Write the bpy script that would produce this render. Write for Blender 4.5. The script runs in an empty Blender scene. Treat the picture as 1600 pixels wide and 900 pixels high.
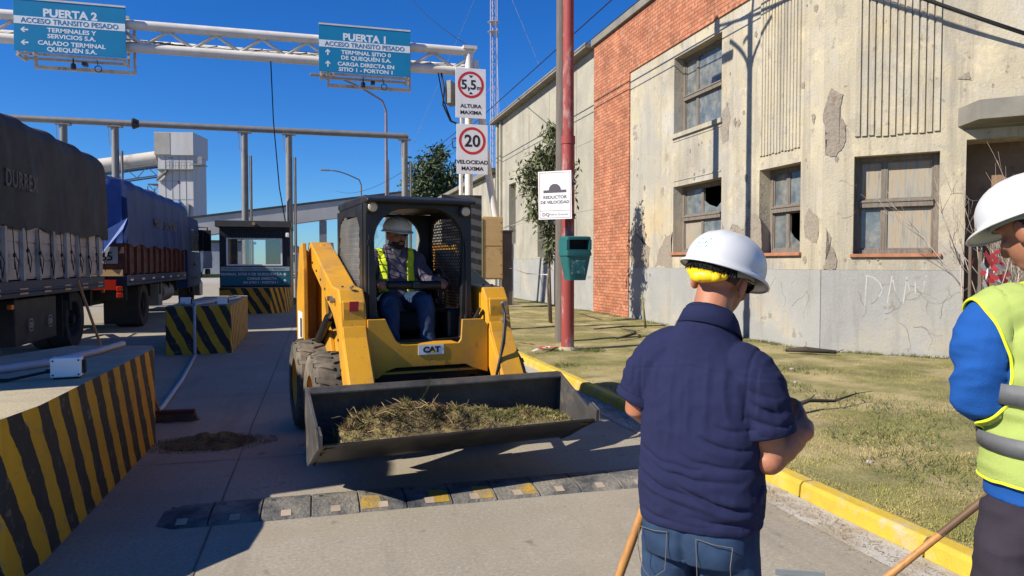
import bpy, bmesh, math, random
import numpy as np
from mathutils import Vector, Matrix, noise
R=math.radians
random.seed(7); np.random.seed(7)
S=bpy.context.scene
COL=S.collection
# ------------------------------------------------------------------ camera, sky, sun, exposure
YAW=math.atan(303/1110); PITCH=math.atan(38/1110)
cam_d=bpy.data.cameras.new('camera'); cam=bpy.data.objects.new('camera',cam_d); COL.objects.link(cam)
cam_d.sensor_width=36; cam_d.lens=36*1110/1600; cam_d.clip_start=.05; cam_d.clip_end=6000
cam.location=(0,0,1.55)
cam.rotation_euler=Vector((math.sin(YAW)*math.cos(PITCH),math.cos(YAW)*math.cos(PITCH),-math.sin(PITCH))).to_track_quat('-Z','Y').to_euler()
S.camera=cam
SUN_EL=R(37); SUN_TO=Vector((-.98*math.cos(SUN_EL),-.2*math.cos(SUN_EL),math.sin(SUN_EL))).normalized()
W=bpy.data.worlds.new('World'); S.world=W; W.use_nodes=True
nt=W.node_tree; bg=nt.nodes['Background']
sky=nt.nodes.new('ShaderNodeTexSky'); sky.sky_type='NISHITA'; sky.sun_disc=False
sky.sun_elevation=SUN_EL; sky.sun_rotation=math.atan2(SUN_TO.x,SUN_TO.y)
sky.air_density=1.0; sky.dust_density=.0; sky.ozone_density=4.0; sky.altitude=0
hsv=nt.nodes.new('ShaderNodeHueSaturation'); hsv.inputs['Saturation'].default_value=1.30; hsv.inputs['Value'].default_value=1.0
nt.links.new(sky.outputs[0],hsv.inputs['Color']); tn=nt.nodes.new('ShaderNodeMix'); tn.data_type='RGBA'; tn.blend_type='MULTIPLY'; tn.inputs[0].default_value=1; tn.inputs[7].default_value=(.56,.94,1.44,1); nt.links.new(hsv.outputs[0],tn.inputs[6]); nt.links.new(tn.outputs[2],bg.inputs['Color'])
bg.inputs['Strength'].default_value=.060
sd=bpy.data.lights.new('sun','SUN'); sd.energy=5.0; sd.angle=R(.5); sd.color=(1,.93,.80)
so=bpy.data.objects.new('sun',sd); COL.objects.link(so); so.rotation_euler=SUN_TO.to_track_quat('Z','Y').to_euler(); so.location=(-20,-4,20)
S.view_settings.view_transform='Standard'; S.view_settings.look='None'; S.view_settings.gamma=1; S.view_settings.use_curve_mapping=False
S.view_settings.exposure=.66

# ------------------------------------------------------------------ helpers
def mat(name,col,rough=.75,var=.18,scale=4.,bump=0.,bscale=60.,metal=0.,dirt=None,dirt_amt=.5,dscale=1.5,fine=.0,fscale=120.,spec=.4,stretch=(1,1,1),dsharp=.12):
    m=bpy.data.materials.new(name); m.use_nodes=True; n=m.node_tree.nodes; l=m.node_tree.links
    b=n['Principled BSDF']; b.inputs['Roughness'].default_value=rough; b.inputs['Metallic'].default_value=metal
    b.inputs['Specular IOR Level'].default_value=spec
    tc=n.new('ShaderNodeTexCoord'); mp=n.new('ShaderNodeMapping'); mp.inputs['Scale'].default_value=stretch
    l.new(tc.outputs['Object'],mp.inputs['Vector'])
    def nz(s,d=5,r=.6):
        t=n.new('ShaderNodeTexNoise'); t.inputs['Scale'].default_value=s; t.inputs['Detail'].default_value=d; t.inputs['Roughness'].default_value=r
        l.new(mp.outputs[0],t.inputs['Vector']); return t
    def mix(fac,a,c,bt='MIX'):
        x=n.new('ShaderNodeMix'); x.data_type='RGBA'; x.blend_type=bt
        if isinstance(fac,(int,float)): x.inputs[0].default_value=fac
        else: l.new(fac,x.inputs[0])
        for i,v in ((6,a),(7,c)):
            if isinstance(v,tuple): x.inputs[i].default_value=(*v,1) if len(v)==3 else v
            else: l.new(v,x.inputs[i])
        return x.outputs[2]
    def ramp(src,lo,hi):
        x=n.new('ShaderNodeMapRange'); x.inputs['From Min'].default_value=lo; x.inputs['From Max'].default_value=hi; l.new(src,x.inputs['Value']); return x.outputs[0]
    c=tuple(col)
    a=nz(scale); cur=mix(ramp(a.outputs['Fac'],.3,.7),tuple(max(0,x*(1-var)) for x in c),tuple(min(1,x*(1+var)) for x in c))
    if fine>0:
        f=nz(fscale,3,.7); cur=mix(ramp(f.outputs['Fac'],.25,.75),cur,mix(1.,cur,(1-fine,)*3,'MULTIPLY'))
    if dirt is not None:
        d=nz(dscale,8,.68); cur=mix(ramp(d.outputs['Fac'],1-dirt_amt-dsharp/2,1-dirt_amt+dsharp/2),cur,tuple(dirt))
    l.new(cur,b.inputs['Base Color'])
    if bump>0:
        t=nz(bscale,6,.65); bp=n.new('ShaderNodeBump'); bp.inputs['Strength'].default_value=bump; bp.inputs['Distance'].default_value=.02
        l.new(t.outputs['Fac'],bp.inputs['Height']); l.new(bp.outputs[0],b.inputs['Normal'])
    m['_b']=1
    return m
def nodes_of(m): return m.node_tree.nodes, m.node_tree.links, m.node_tree.nodes['Principled BSDF']

class MB:
    def __init__(s,T=None): s.v=[]; s.f=[]; s.m=[]; s.T=T or Matrix(); s.mi=0
    def add(s,vs,fs):
        o=len(s.v); T=s.T
        s.v+= [tuple(T@Vector(p)) for p in vs]; s.f+=[tuple(i+o for i in f) for f in fs]; s.m+=[s.mi]*len(fs); return s
    def box(s,x0,x1,y0,y1,z0,z1):
        if x0>x1: x0,x1=x1,x0
        if y0>y1: y0,y1=y1,y0
        if z0>z1: z0,z1=z1,z0
        return s.add([(x0,y0,z0),(x1,y0,z0),(x1,y1,z0),(x0,y1,z0),(x0,y0,z1),(x1,y0,z1),(x1,y1,z1),(x0,y1,z1)],
              [(0,3,2,1),(4,5,6,7),(0,1,5,4),(1,2,6,5),(2,3,7,6),(3,0,4,7)])
    def cbox(s,c,sz,rot=None):
        T=s.T; s.T=T@Matrix.Translation(c)@(rot.to_4x4() if rot is not None else Matrix()); a,b,d=[x/2 for x in sz]
        s.box(-a,a,-b,b,-d,d); s.T=T; return s
    def prism(s,poly,a,b,axis='z',caps=True):
        n=len(poly)
        f={'z':lambda p,t:(p[0],p[1],t),'x':lambda p,t:(t,p[0],p[1]),'y':lambda p,t:(p[0],t,p[1])}[axis]
        vs=[f(p,a) for p in poly]+[f(p,b) for p in poly]
        fs=[(i,(i+1)%n,n+(i+1)%n,n+i) for i in range(n)]
        if caps: fs+=[tuple(range(n))[::-1],tuple(range(n,2*n))]
        return s.add(vs,fs)
    def quad(s,a,b,c,d): return s.add([a,b,c,d],[(0,1,2,3)])
    def poly(s,pts): return s.add(pts,[tuple(range(len(pts)))])
    def loft(s,rings,close=True,cap=True):
        n=len(rings[0]); vs=[p for r in rings for p in r]; fs=[]
        for i in range(len(rings)-1):
            for j in range(n if close else n-1):
                k=(j+1)%n; fs.append((i*n+j,i*n+k,(i+1)*n+k,(i+1)*n+j))
        if cap and close: fs+=[tuple(range(n))[::-1],tuple(range((len(rings)-1)*n,len(rings)*n))]
        return s.add(vs,fs)
    def tube(s,pts,r,n=10,cap=True,round_=False,flat=1.):
        P=[Vector(p) for p in pts]; rr=list(r) if hasattr(r,'__len__') else [r]*len(P)
        if round_:
            d0=(P[0]-P[1]).normalized(); d1=(P[-1]-P[-2]).normalized()
            A=[(P[0]+d0*rr[0]*q,rr[0]*math.sqrt(max(.02,1-q*q))) for q in (.98,.8,.45)]
            B=[(P[-1]+d1*rr[-1]*q,rr[-1]*math.sqrt(max(.02,1-q*q))) for q in (.45,.8,.98)]
            P=[a for a,_ in A]+P+[b for b,_ in B]; rr=[a for _,a in A]+rr+[b for _,b in B]
        t=(P[1]-P[0]).normalized(); u=t.orthogonal().normalized(); rings=[]
        for i,p in enumerate(P):
            tn=((P[min(i+1,len(P)-1)]-P[max(i-1,0)])).normalized()
            q=t.rotation_difference(tn); u=(q@u).normalized(); t=tn; w=t.cross(u)
            rings.append([tuple(p+u*rr[i]*math.cos(2*math.pi*k/n)+w*rr[i]*flat*math.sin(2*math.pi*k/n)) for k in range(n)])
        return s.loft(rings,True,cap)
    def lathe(s,prof,c=(0,0,0),axis='z',n=24,cap=True):
        rings=[]
        for r,h in prof:
            ring=[]
            for k in range(n):
                a=2*math.pi*k/n; x,y=r*math.cos(a),r*math.sin(a)
                p={'z':(x,y,h),'x':(h,x,y),'y':(y,h,x)}[axis]
                ring.append((p[0]+c[0],p[1]+c[1],p[2]+c[2]))
            rings.append(ring)
        return s.loft(rings,True,cap)
    def ell(s,c,r,rot=None,n=16,m=10):
        T=s.T; s.T=T@Matrix.Translation(c)@(rot.to_4x4() if rot is not None else Matrix())
        rings=[]
        for i in range(m+1):
            a=-math.pi/2+math.pi*i/m; ca=max(.02,math.cos(a))
            rings.append([(r[0]*ca*math.cos(2*math.pi*k/n),r[1]*ca*math.sin(2*math.pi*k/n),r[2]*math.sin(a)) for k in range(n)])
        s.loft(rings); s.T=T; return s
    def build(s,name,mats,parent=None,smooth=False,bevel=0,world=False,seg=2,subsurf=0,solid=0,auto=None):
        me=bpy.data.meshes.new(name); 
        vs=s.v
        if world and parent is not None:
            M=pmat(parent).inverted(); vs=[tuple(M@Vector(p)) for p in vs]
        me.from_pydata(vs,[],s.f); 
        for m in (mats if isinstance(mats,(list,tuple)) else [mats]): me.materials.append(m)
        if any(s.m): me.polygons.foreach_set('material_index',s.m)
        if smooth: me.polygons.foreach_set('use_smooth',[True]*len(me.polygons))
        me.update()
        o=bpy.data.objects.new(name,me); COL.objects.link(o)
        if parent is not None: o.parent=parent
        if solid: md=o.modifiers.new('t','SOLIDIFY'); md.thickness=solid; md.offset=0
        if bevel: md=o.modifiers.new('b','BEVEL'); md.width=bevel; md.segments=seg; md.limit_method='ANGLE'; md.angle_limit=R(40)
        if subsurf: md=o.modifiers.new('s','SUBSURF'); md.levels=md.render_levels=subsurf
        if auto is not None: sharp(me,auto)
        return o
def sharp(me,deg):
    me.polygons.foreach_set('use_smooth',[True]*len(me.polygons)); me.set_sharp_from_angle(angle=R(deg))
def pmat(o):
    M=Matrix.LocRotScale(o.location,o.rotation_euler,None)
    return pmat(o.parent)@M if o.parent else M
def tag(o,label=None,cat=None,group=None,kind=None):
    for k,v in (('label',label),('category',cat),('group',group),('kind',kind)):
        if v: o[k]=v
    return o
def thing(name,label,cat,loc=(0,0,0),rz=0,group=None):
    o=bpy.data.objects.new(name,None); o.empty_display_size=.2; COL.objects.link(o); o.location=loc; o.rotation_euler=(0,0,rz)
    return tag(o,label,cat,group)
def children(o): return [c for c in COL.objects if c.parent==o]
def copy_tree(o,parent=None):
    kids=children(o); c=o.copy(); COL.objects.link(c); c.parent=parent
    for k in kids: copy_tree(k,c)
    return c
def frame(o,u):          # local x = u (right, seen from outside), y = inwards, z = up
    u=Vector(u).normalized(); n=u.cross(Vector((0,0,1))); i=-n
    return Matrix(((u.x,i.x,0,o[0]),(u.y,i.y,0,o[1]),(0,0,1,o[2]),(0,0,0,1)))
def text(s,size,m,parent,T,bold=0.,align='CENTER',name='lettering',ext=.0008,world=True,sx=1.,space=1.):
    # T: frame whose local x right, z up, facing -y ; text centred on its origin baseline
    cu=bpy.data.curves.new('t','FONT'); cu.body=s; cu.size=size; cu.align_x=align; cu.offset=bold; cu.extrude=ext; cu.resolution_u=3; cu.space_character=space
    o=bpy.data.objects.new('t',cu); COL.objects.link(o)
    dg=bpy.context.evaluated_depsgraph_get(); me=bpy.data.meshes.new_from_object(o.evaluated_get(dg)); bpy.data.objects.remove(o)
    X=T@Matrix(((sx,0,0,0),(0,0,-1,0),(0,1,0,0),(0,0,0,1)))
    if world and parent is not None: X=pmat(parent).inverted()@X
    me.transform(X); me.materials.clear(); me.materials.append(m); me.name=name
    q=bpy.data.objects.new(name,me); COL.objects.link(q); q.parent=parent
    return q
def split_loose(o):
    me=o.data; n_=len(me.vertices); p=list(range(n_))
    def fd(a):
        while p[a]!=a: p[a]=p[p[a]]; a=p[a]
        return a
    for f in me.polygons:
        v=f.vertices; r=fd(v[0])
        for k in v[1:]: p[fd(k)]=r
    gr={}
    for f in me.polygons: gr.setdefault(fd(f.vertices[0]),[]).append(f)
    if len(gr)<2: return
    sm=me.polygons[0].use_smooth
    for i,fs in enumerate(gr.values()):
        mp={}; vs=[]; ff=[]; mi=[]
        for f in fs:
            t=[]
            for k in f.vertices:
                if k not in mp: mp[k]=len(vs); vs.append(tuple(me.vertices[k].co))
                t.append(mp[k])
            ff.append(t); mi.append(f.material_index)
        m2=bpy.data.meshes.new(me.name); m2.from_pydata(vs,[],ff); [m2.materials.append(m) for m in me.materials]; m2.polygons.foreach_set('material_index',mi)
        if sm: m2.polygons.foreach_set('use_smooth',[True]*len(ff)); m2.set_sharp_from_angle(angle=R(40))
        m2.update()
        if i==0: o.data=m2
        else: c=o.copy(); c.data=m2; COL.objects.link(c)
def TR(x,y,z): return Matrix.Translation((x,y,z))
def RZ(a): return Matrix.Rotation(a,4,'Z')
def RX(a): return Matrix.Rotation(a,4,'X')
def RY(a): return Matrix.Rotation(a,4,'Y')
def fbm(p,o=3): return noise.fractal(Vector(p),1.,2.,o)
# ------------------------------------------------------------------ shared materials
def hazard(name,period=.30,slope=.55,yel=(.50,.27,.012),blk=(.022,.022,.022)):
    m=mat(name,yel,.7,.15,3,bump=.25,bscale=90); n,l,b=nodes_of(m)
    tc=n.new('ShaderNodeTexCoord'); sp=n.new('ShaderNodeSeparateXYZ'); l.new(tc.outputs['Object'],sp.inputs[0])
    def ma(op,a,c):
        x=n.new('ShaderNodeMath'); x.operation=op
        for i,v in ((0,a),(1,c)):
            if isinstance(v,(int,float)): x.inputs[i].default_value=v
            else: l.new(v,x.inputs[i])
        return x.outputs[0]
    nz=n.new('ShaderNodeTexNoise'); nz.inputs['Scale'].default_value=6; nz.inputs['Detail'].default_value=4; l.new(tc.outputs['Object'],nz.inputs[0])
    t=ma('ADD',ma('ADD',sp.outputs[0],sp.outputs[1]),ma('MULTIPLY',sp.outputs[2],slope)); t=ma('ADD',t,ma('MULTIPLY',ma('SUBTRACT',nz.outputs['Fac'],.5),.075))
    t=ma('DIVIDE',t,period); t=ma('FRACT',t,0); t=ma('GREATER_THAN',t,.5)
    src=b.inputs['Base Color'].links[0].from_socket
    x=n.new('ShaderNodeMix'); x.data_type='RGBA'; l.new(t,x.inputs[0]); l.new(src,x.inputs[6]); x.inputs[7].default_value=(*blk,1)
    # scuffs, chips and dust of the worn paint
    n2=n.new('ShaderNodeTexNoise'); n2.inputs['Scale'].default_value=13; n2.inputs['Detail'].default_value=7; n2.inputs['Roughness'].default_value=.7; l.new(tc.outputs['Object'],n2.inputs[0])
    r=n.new('ShaderNodeMapRange'); r.inputs[1].default_value=.56; r.inputs[2].default_value=.66; r.inputs[4].default_value=.62; l.new(n2.outputs['Fac'],r.inputs[0])
    y=n.new('ShaderNodeMix'); y.data_type='RGBA'; l.new(r.outputs[0],y.inputs[0]); l.new(x.outputs[2],y.inputs[6]); y.inputs[7].default_value=(.16,.14,.12,1)
    l.new(y.outputs[2],b.inputs['Base Color']); return m
M_haz=hazard('hazard paint')
M_conc=mat('cast concrete',(.42,.355,.235),.9,.2,3,bump=.4,bscale=70,dirt=(.2,.18,.15),dirt_amt=.4,fine=.25)
M_steelw=mat('white painted steel',(.62,.58,.52),.5,.12,2,dirt=(.36,.29,.22),dirt_amt=.3,dscale=3)
M_steelg=mat('grey galvanised steel',(.22,.212,.20),.5,.15,3,metal=.3,dirt=(.2,.17,.14),dirt_amt=.35,dscale=4)
M_dark=mat('dark steel',(.035,.035,.037),.5,.3,5)
M_black=mat('black rubber',(.016,.016,.016),.75,.3,8)
M_wire=mat('black cable',(.012,.012,.013),.6,.1)
M_white=mat('white sign face',(.78,.78,.76),.45,.05,4,dirt=(.6,.59,.56),dirt_amt=.3,dscale=5)
M_red=mat('red sign paint',(.58,.03,.035),.45,.08)
M_ink=mat('black lettering',(.02,.022,.025),.5,.1)
M_blue=mat('blue sign face',(.010,.21,.40),.4,.06,2)
M_bluetxt=mat('blue lettering',(.02,.16,.33),.5,.05)
M_pale=mat('pale lettering',(.72,.75,.76),.5,.05)
M_pvc=mat('grey plastic conduit',(.36,.38,.42),.45,.1)
M_wood=mat('broom handle wood',(.42,.20,.06),.55,.25,3,stretch=(20,20,2),fine=.2)
M_glassd=mat('dusty glass',(.10,.12,.13),.12,.35,3,spec=.6,dirt=(.26,.25,.22),dirt_amt=.42,dscale=4,dsharp=.3)
M_skin=mat('skin',(.36,.155,.085),.5,.16,14,bump=.15,bscale=260,dirt=(.36,.13,.08),dirt_amt=.42,dscale=22,dsharp=.35,fine=.12,fscale=160)
M_skind=mat('tanned skin',(.32,.145,.085),.5,.16,14,bump=.15,bscale=260,dirt=(.30,.11,.065),dirt_amt=.42,dscale=22,dsharp=.35,fine=.12,fscale=160)
M_hair=mat('black hair',(.012,.010,.009),.6,.4,30,bump=.6,bscale=150,stretch=(3,3,1))
# ================================================================== SETTING: ground, road, verge, kerb
M_ground=mat('yard concrete',(.36,.33,.29),.9,.12,.3,dirt=(.27,.25,.22),dirt_amt=.4,dscale=.2,fine=.15,fscale=6)
g=MB(); g.quad((-3000,-600,-.006),(3000,-600,-.006),(3000,4000,-.006),(-3000,4000,-.006)); tag(g.build('ground',M_ground),kind='structure')
M_road=mat('worn concrete road',(.375,.332,.258),.9,.12,.9,bump=.28,bscale=190,dirt=(.275,.23,.165),dirt_amt=.42,dscale=1.1,fine=.42,fscale=48,dsharp=.25)
# extra dark oil spots
n,l,b=nodes_of(M_road); tc=n.new('ShaderNodeTexCoord'); vo=n.new('ShaderNodeTexNoise'); vo.inputs['Scale'].default_value=5; vo.inputs['Detail'].default_value=2; l.new(tc.outputs['Object'],vo.inputs[0])
r=n.new('ShaderNodeMapRange'); r.inputs[1].default_value=.68; r.inputs[2].default_value=.74; r.inputs[4].default_value=.6; l.new(vo.outputs['Fac'],r.inputs[0])
src=b.inputs['Base Color'].links[0].from_socket; x=n.new('ShaderNodeMix'); x.data_type='RGBA'; l.new(r.outputs[0],x.inputs[0]); l.new(src,x.inputs[6]); x.inputs[7].default_value=(.10,.085,.075,1); l.new(x.outputs[2],b.inputs['Base Color'])
def add_layer(m,col,scale,lo,hi,stretch=(1,1,1),amt=1.,det=9,rg_=.7):
    n,l,b=nodes_of(m); tc=n.new('ShaderNodeTexCoord'); mp=n.new('ShaderNodeMapping'); mp.inputs['Scale'].default_value=stretch; l.new(tc.outputs['Object'],mp.inputs[0])
    t=n.new('ShaderNodeTexNoise'); t.inputs['Scale'].default_value=scale; t.inputs['Detail'].default_value=det; t.inputs['Roughness'].default_value=rg_; l.new(mp.outputs[0],t.inputs[0])
    r=n.new('ShaderNodeMapRange'); r.inputs[1].default_value=lo; r.inputs[2].default_value=hi; r.inputs[4].default_value=amt; l.new(t.outputs['Fac'],r.inputs[0])
    src=b.inputs['Base Color'].links[0].from_socket; x=n.new('ShaderNodeMix'); x.data_type='RGBA'; l.new(r.outputs[0],x.inputs[0]); l.new(src,x.inputs[6]); x.inputs[7].default_value=(*col,1); l.new(x.outputs[2],b.inputs['Base Color']); return m
add_layer(M_road,(.25,.21,.155),34,.52,.62,(1,1,1),.55,4); add_layer(M_road,(.52,.46,.34),55,.60,.68,(1,1,1),.6,3); add_layer(M_road,(.19,.165,.13),2.2,.54,.66,(1.2,.10,1),.5); add_layer(M_road,(.46,.39,.27),2.6,.60,.72,(1,1,1),.7); add_layer(M_road,(.13,.115,.10),1.3,.655,.69,(1,1,1),.55,4)
g=MB(); g.quad((-10.5,-8,0),(3.06,-8,0),(3.06,60,0),(-10.5,60,0)); tag(g.build('road',M_road),kind='structure')
M_joint=mat('tar joint',(.13,.112,.09),.9,.3,9)
g=MB()
def wob(xs,w,z,axis,seed):
    # thin wandering strip along y (axis 'y') or x
    pts=[]
    for a,bb in xs: pts.append((a+.012*fbm((bb*1.3,seed,0)),bb) if axis=='y' else (bb,a+.012*fbm((bb*1.3,seed,5))))
    for i in range(len(pts)-1):
        (x0,y0),(x1,y1)=pts[i],pts[i+1]; ww=w*(.7+.5*noise.noise((i*.37,seed,1)))
        if axis=='y': g.quad((x0-ww,y0,z),(x0+ww,y0,z),(x1+ww,y1,z),(x1-ww,y1,z))
        else: g.quad((x0,y0-ww,z),(x1,y1-ww,z),(x1,y1+ww,z),(x0,y0+ww,z))
wob([(-.62,y*.4) for y in range(0,90)],.008,.004,'y',1)
for Y in (8.9,13.6,18.5,23.0): wob([(Y,-9.6+x*.4) for x in range(0,31)],.008,.0045,'x',Y)
wob([(5.95,-1.35+x*.2) for x in range(0,10)],.006,.0042,'x',77)
tag(g.build('road_joint',M_joint),kind='structure')
M_gut=mat('pale gutter concrete',(.50,.47,.42),.9,.18,2,bump=.4,fine=.3,dirt=(.33,.28,.21),dirt_amt=.48,dscale=4)
g=MB(); g.quad((2.80,-6,.004),(3.06,-6,.004),(3.06,24,.004),(2.80,24,.004)); tag(g.build('gutter',M_gut),kind='structure')
M_kerb=mat('worn yellow kerb paint',(.56,.38,.04),.75,.16,4,bump=.35,bscale=60,dirt=(.44,.36,.20),dirt_amt=.40,dscale=5,fine=.15)
g=MB()
y=-6
while y<23:
    g.prism([(3.06,0),(3.068,.085),(3.09,.108),(3.175,.113),(3.20,.0)],y,y+.985,'y'); y+=1.0
tag(g.build('kerb',M_kerb,bevel=.006),kind='structure')
def vz(x,y): return .098+.03*fbm((x*.35,y*.35,3),3)+.012*fbm((x*2.,y*2.,8),3)*min(1,(x-3.2)/.4) if x>3.22 else .09
M_verge=mat('dry mown grass and soil',(.26,.235,.085),.95,.35,1.6,bump=.8,bscale=55,dirt=(.46,.36,.20),dirt_amt=.42,dscale=.9,fine=.5,fscale=45,dsharp=.22)
g=MB(); xs=np.concatenate([np.arange(3.2,13,.16),np.arange(13,60,3.)]); ys=np.concatenate([np.arange(-8,24,.16),np.arange(24,64,2.)])
vs=[(float(x),float(y),vz(x,y)) for y in ys for x in xs]; nx=len(xs)
g.add(vs,[(j*nx+i,j*nx+i+1,(j+1)*nx+i+1,(j+1)*nx+i) for j in range(len(ys)-1) for i in range(nx-1)])
tag(g.build('verge',M_verge,smooth=True),kind='structure')
# grass: short mown blades, one object, denser near the camera
M_gr=mat('mown grass blades',(.26,.262,.068),.8,.42,2.2,dirt=(.50,.39,.16),dirt_amt=.44,dscale=1.2,fine=.45,fscale=60,spec=.2,dsharp=.3)
def blades(name,pts,hmin,hmax,wd,m,lean=.9,seed=3):
    rg=np.random.RandomState(seed); N=len(pts); P=np.array(pts,dtype=np.float64)
    a=rg.rand(N)*2*np.pi; h=hmin+(hmax-hmin)*rg.rand(N)**1.6; ln=lean*rg.rand(N)*h*1.3; b2=rg.rand(N)*2*np.pi; w=wd*(.6+.8*rg.rand(N))
    V=np.zeros((N,3,3)); dx=np.cos(a)*w; dy=np.sin(a)*w
    V[:,0]=P+np.stack([-dx,-dy,np.zeros(N)],1); V[:,1]=P+np.stack([dx,dy,np.zeros(N)],1); V[:,2]=P+np.stack([np.cos(b2)*ln,np.sin(b2)*ln,h],1)
    me=bpy.data.meshes.new(name); me.vertices.add(3*N); me.vertices.foreach_set('co',V.reshape(-1).astype(np.float32))
    me.loops.add(3*N); me.loops.foreach_set('vertex_index',np.arange(3*N,dtype=np.int32)); me.polygons.add(N)
    me.polygons.foreach_set('loop_start',np.arange(0,3*N,3,dtype=np.int32)); me.update(); me.validate(); me.materials.append(m)
    o=bpy.data.objects.new(name,me); COL.objects.link(o); return o
rg=np.random.RandomState(11); pts=[]
while len(pts)<170000:
    d=1.8*np.exp(rg.rand(4000)*np.log(30/1.8)); th=R(15.3)+(rg.rand(4000)-.42)*R(80)
    X=d*np.sin(th); Y=d*np.cos(th)
    for x,y in zip(X,Y):
        if x<3.2 or y<-2 or y>31 or x>8.0 and y>10: continue
        if x+y>17.95 and y<10.02: continue
        q=noise.noise((x*.8,y*.8,0))+.5*noise.noise((x*2.3,y*2.3,4))
        if q<-.12 and rg.rand()<.85: continue
        pts.append((x,y,vz(x,y)-.004))
tag(blades('grass',pts[:170000],.005,.024,.0032,M_gr),'short dry mown grass on the verge in front of the old building','grass',kind='stuff')
# taller tufts along walls and posts
tp=[]
def tuft(x,y,n,r):
    for _ in range(n):
        a,q=rg.rand()*6.28,r*rg.rand()**.6; tp.append((x+q*math.cos(a),y+q*math.sin(a),vz(x,y)))
for k in range(90):
    y=10.3+21*rg.rand(); tuft(7.95-.1*rg.rand(),y,40,.16)
for k in range(46):
    s=.2+3.2*rg.rand(); tuft(8.05+.7071*s-.06,10.02-.7071*s-.06,26,.12)
for x,y,nn,r in ((4.35,11.1,500,.3),(3.75,11.2,200,.2),(5.2,7.2,350,.45),(6.4,8.3,300,.5),(4.6,4.9,500,.5),(5.6,5.4,420,.6),(4.2,4.0,420,.5),(5.5,6.3,300,.5),(3.4,9.5,150,.2),(3.35,7.2,150,.2)): tuft(x,y,nn,r)
M_tuft=mat('green grass tufts',(.12,.14,.05),.8,.4,3,fine=.4,fscale=40,spec=.2)
tag(blades('grass_tufts',tp,.02,.07,.0045,M_tuft,1.1,9),'taller green tufts of grass along the wall foot and in clumps on the verge','grass',kind='stuff')

# ================================================================== OLD BUILDING
M_plas=mat('weathered ochre plaster',(.45,.395,.285),.92,.14,.9,bump=.55,bscale=26,dirt=(.37,.345,.30),dirt_amt=.40,dscale=1.3,fine=.14,fscale=30,dsharp=.3)
add_layer(M_plas,(.50,.37,.19),.55,.54,.66,amt=.55)          # warm ochre wash-through
add_layer(M_plas,(.43,.44,.44),.8,.54,.66,(1,1,.55),amt=.62)
add_layer(M_plas,(.58,.49,.33),1.7,.55,.66,amt=.6)         # bluish old paint showing through
add_layer(M_plas,(.19,.16,.13),2.6,.625,.655,(1,1,.6),.6)  # mould and small spalls
add_layer(M_plas,(.20,.18,.15),3.4,.50,.68,(1,1,.07),.62)    # run-off streaks
add_layer(M_plas,(.31,.30,.275),.5,.50,.60,(1,1,.7),.65,8); add_layer(M_plas,(.22,.19,.15),.8,.53,.68,(1,1,.45),.65,9); add_layer(M_plas,(.29,.26,.21),1.9,.585,.60,(1,1,.8),.5,10,.66); add_layer(M_plas,(.33,.30,.255),1.5,.58,.63,(1,1,.8),.75); add_layer(M_plas,(.25,.215,.175),1.15,.655,.662,(1,1,.75),.9,10,.62); add_layer(M_plas,(.14,.12,.095),7,.60,.66,(1,1,.7),.6); add_layer(M_plas,(.16,.145,.12),9,.58,.70,(1,1,.035),.5)
M_bare=mat('bare render under fallen plaster',(.31,.265,.215),.95,.2,6,bump=1.,bscale=22,fine=.3,fscale=25,dirt=(.20,.15,.11),dirt_amt=.4,dscale=6)
M_plin=mat('grey painted plinth',(.31,.31,.30),.9,.10,1.2,bump=.35,bscale=30,dirt=(.37,.31,.22),dirt_amt=.34,dscale=.9,fine=.12,fscale=30,dsharp=.25)
add_layer(M_plin,(.40,.36,.28),1.0,.55,.66,(1,1,1.3),.6); add_layer(M_plin,(.19,.175,.15),3,.54,.70,(1,1,.12),.5); add_layer(M_plin,(.20,.18,.15),2.4,.61,.64,amt=.75); add_layer(M_plin,(.24,.21,.16),5,.66,.69,amt=.6)
M_annex=mat('grey stained annex render',(.37,.345,.275),.92,.16,.6,bump=.5,bscale=20,dirt=(.25,.235,.20),dirt_amt=.44,dscale=.7,fine=.12,fscale=20,dsharp=.3)
add_layer(M_annex,(.17,.16,.14),1.6,.56,.70,(1,1,.10),.7); add_layer(M_annex,(.44,.40,.26),.8,.58,.66,amt=.5)
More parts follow.
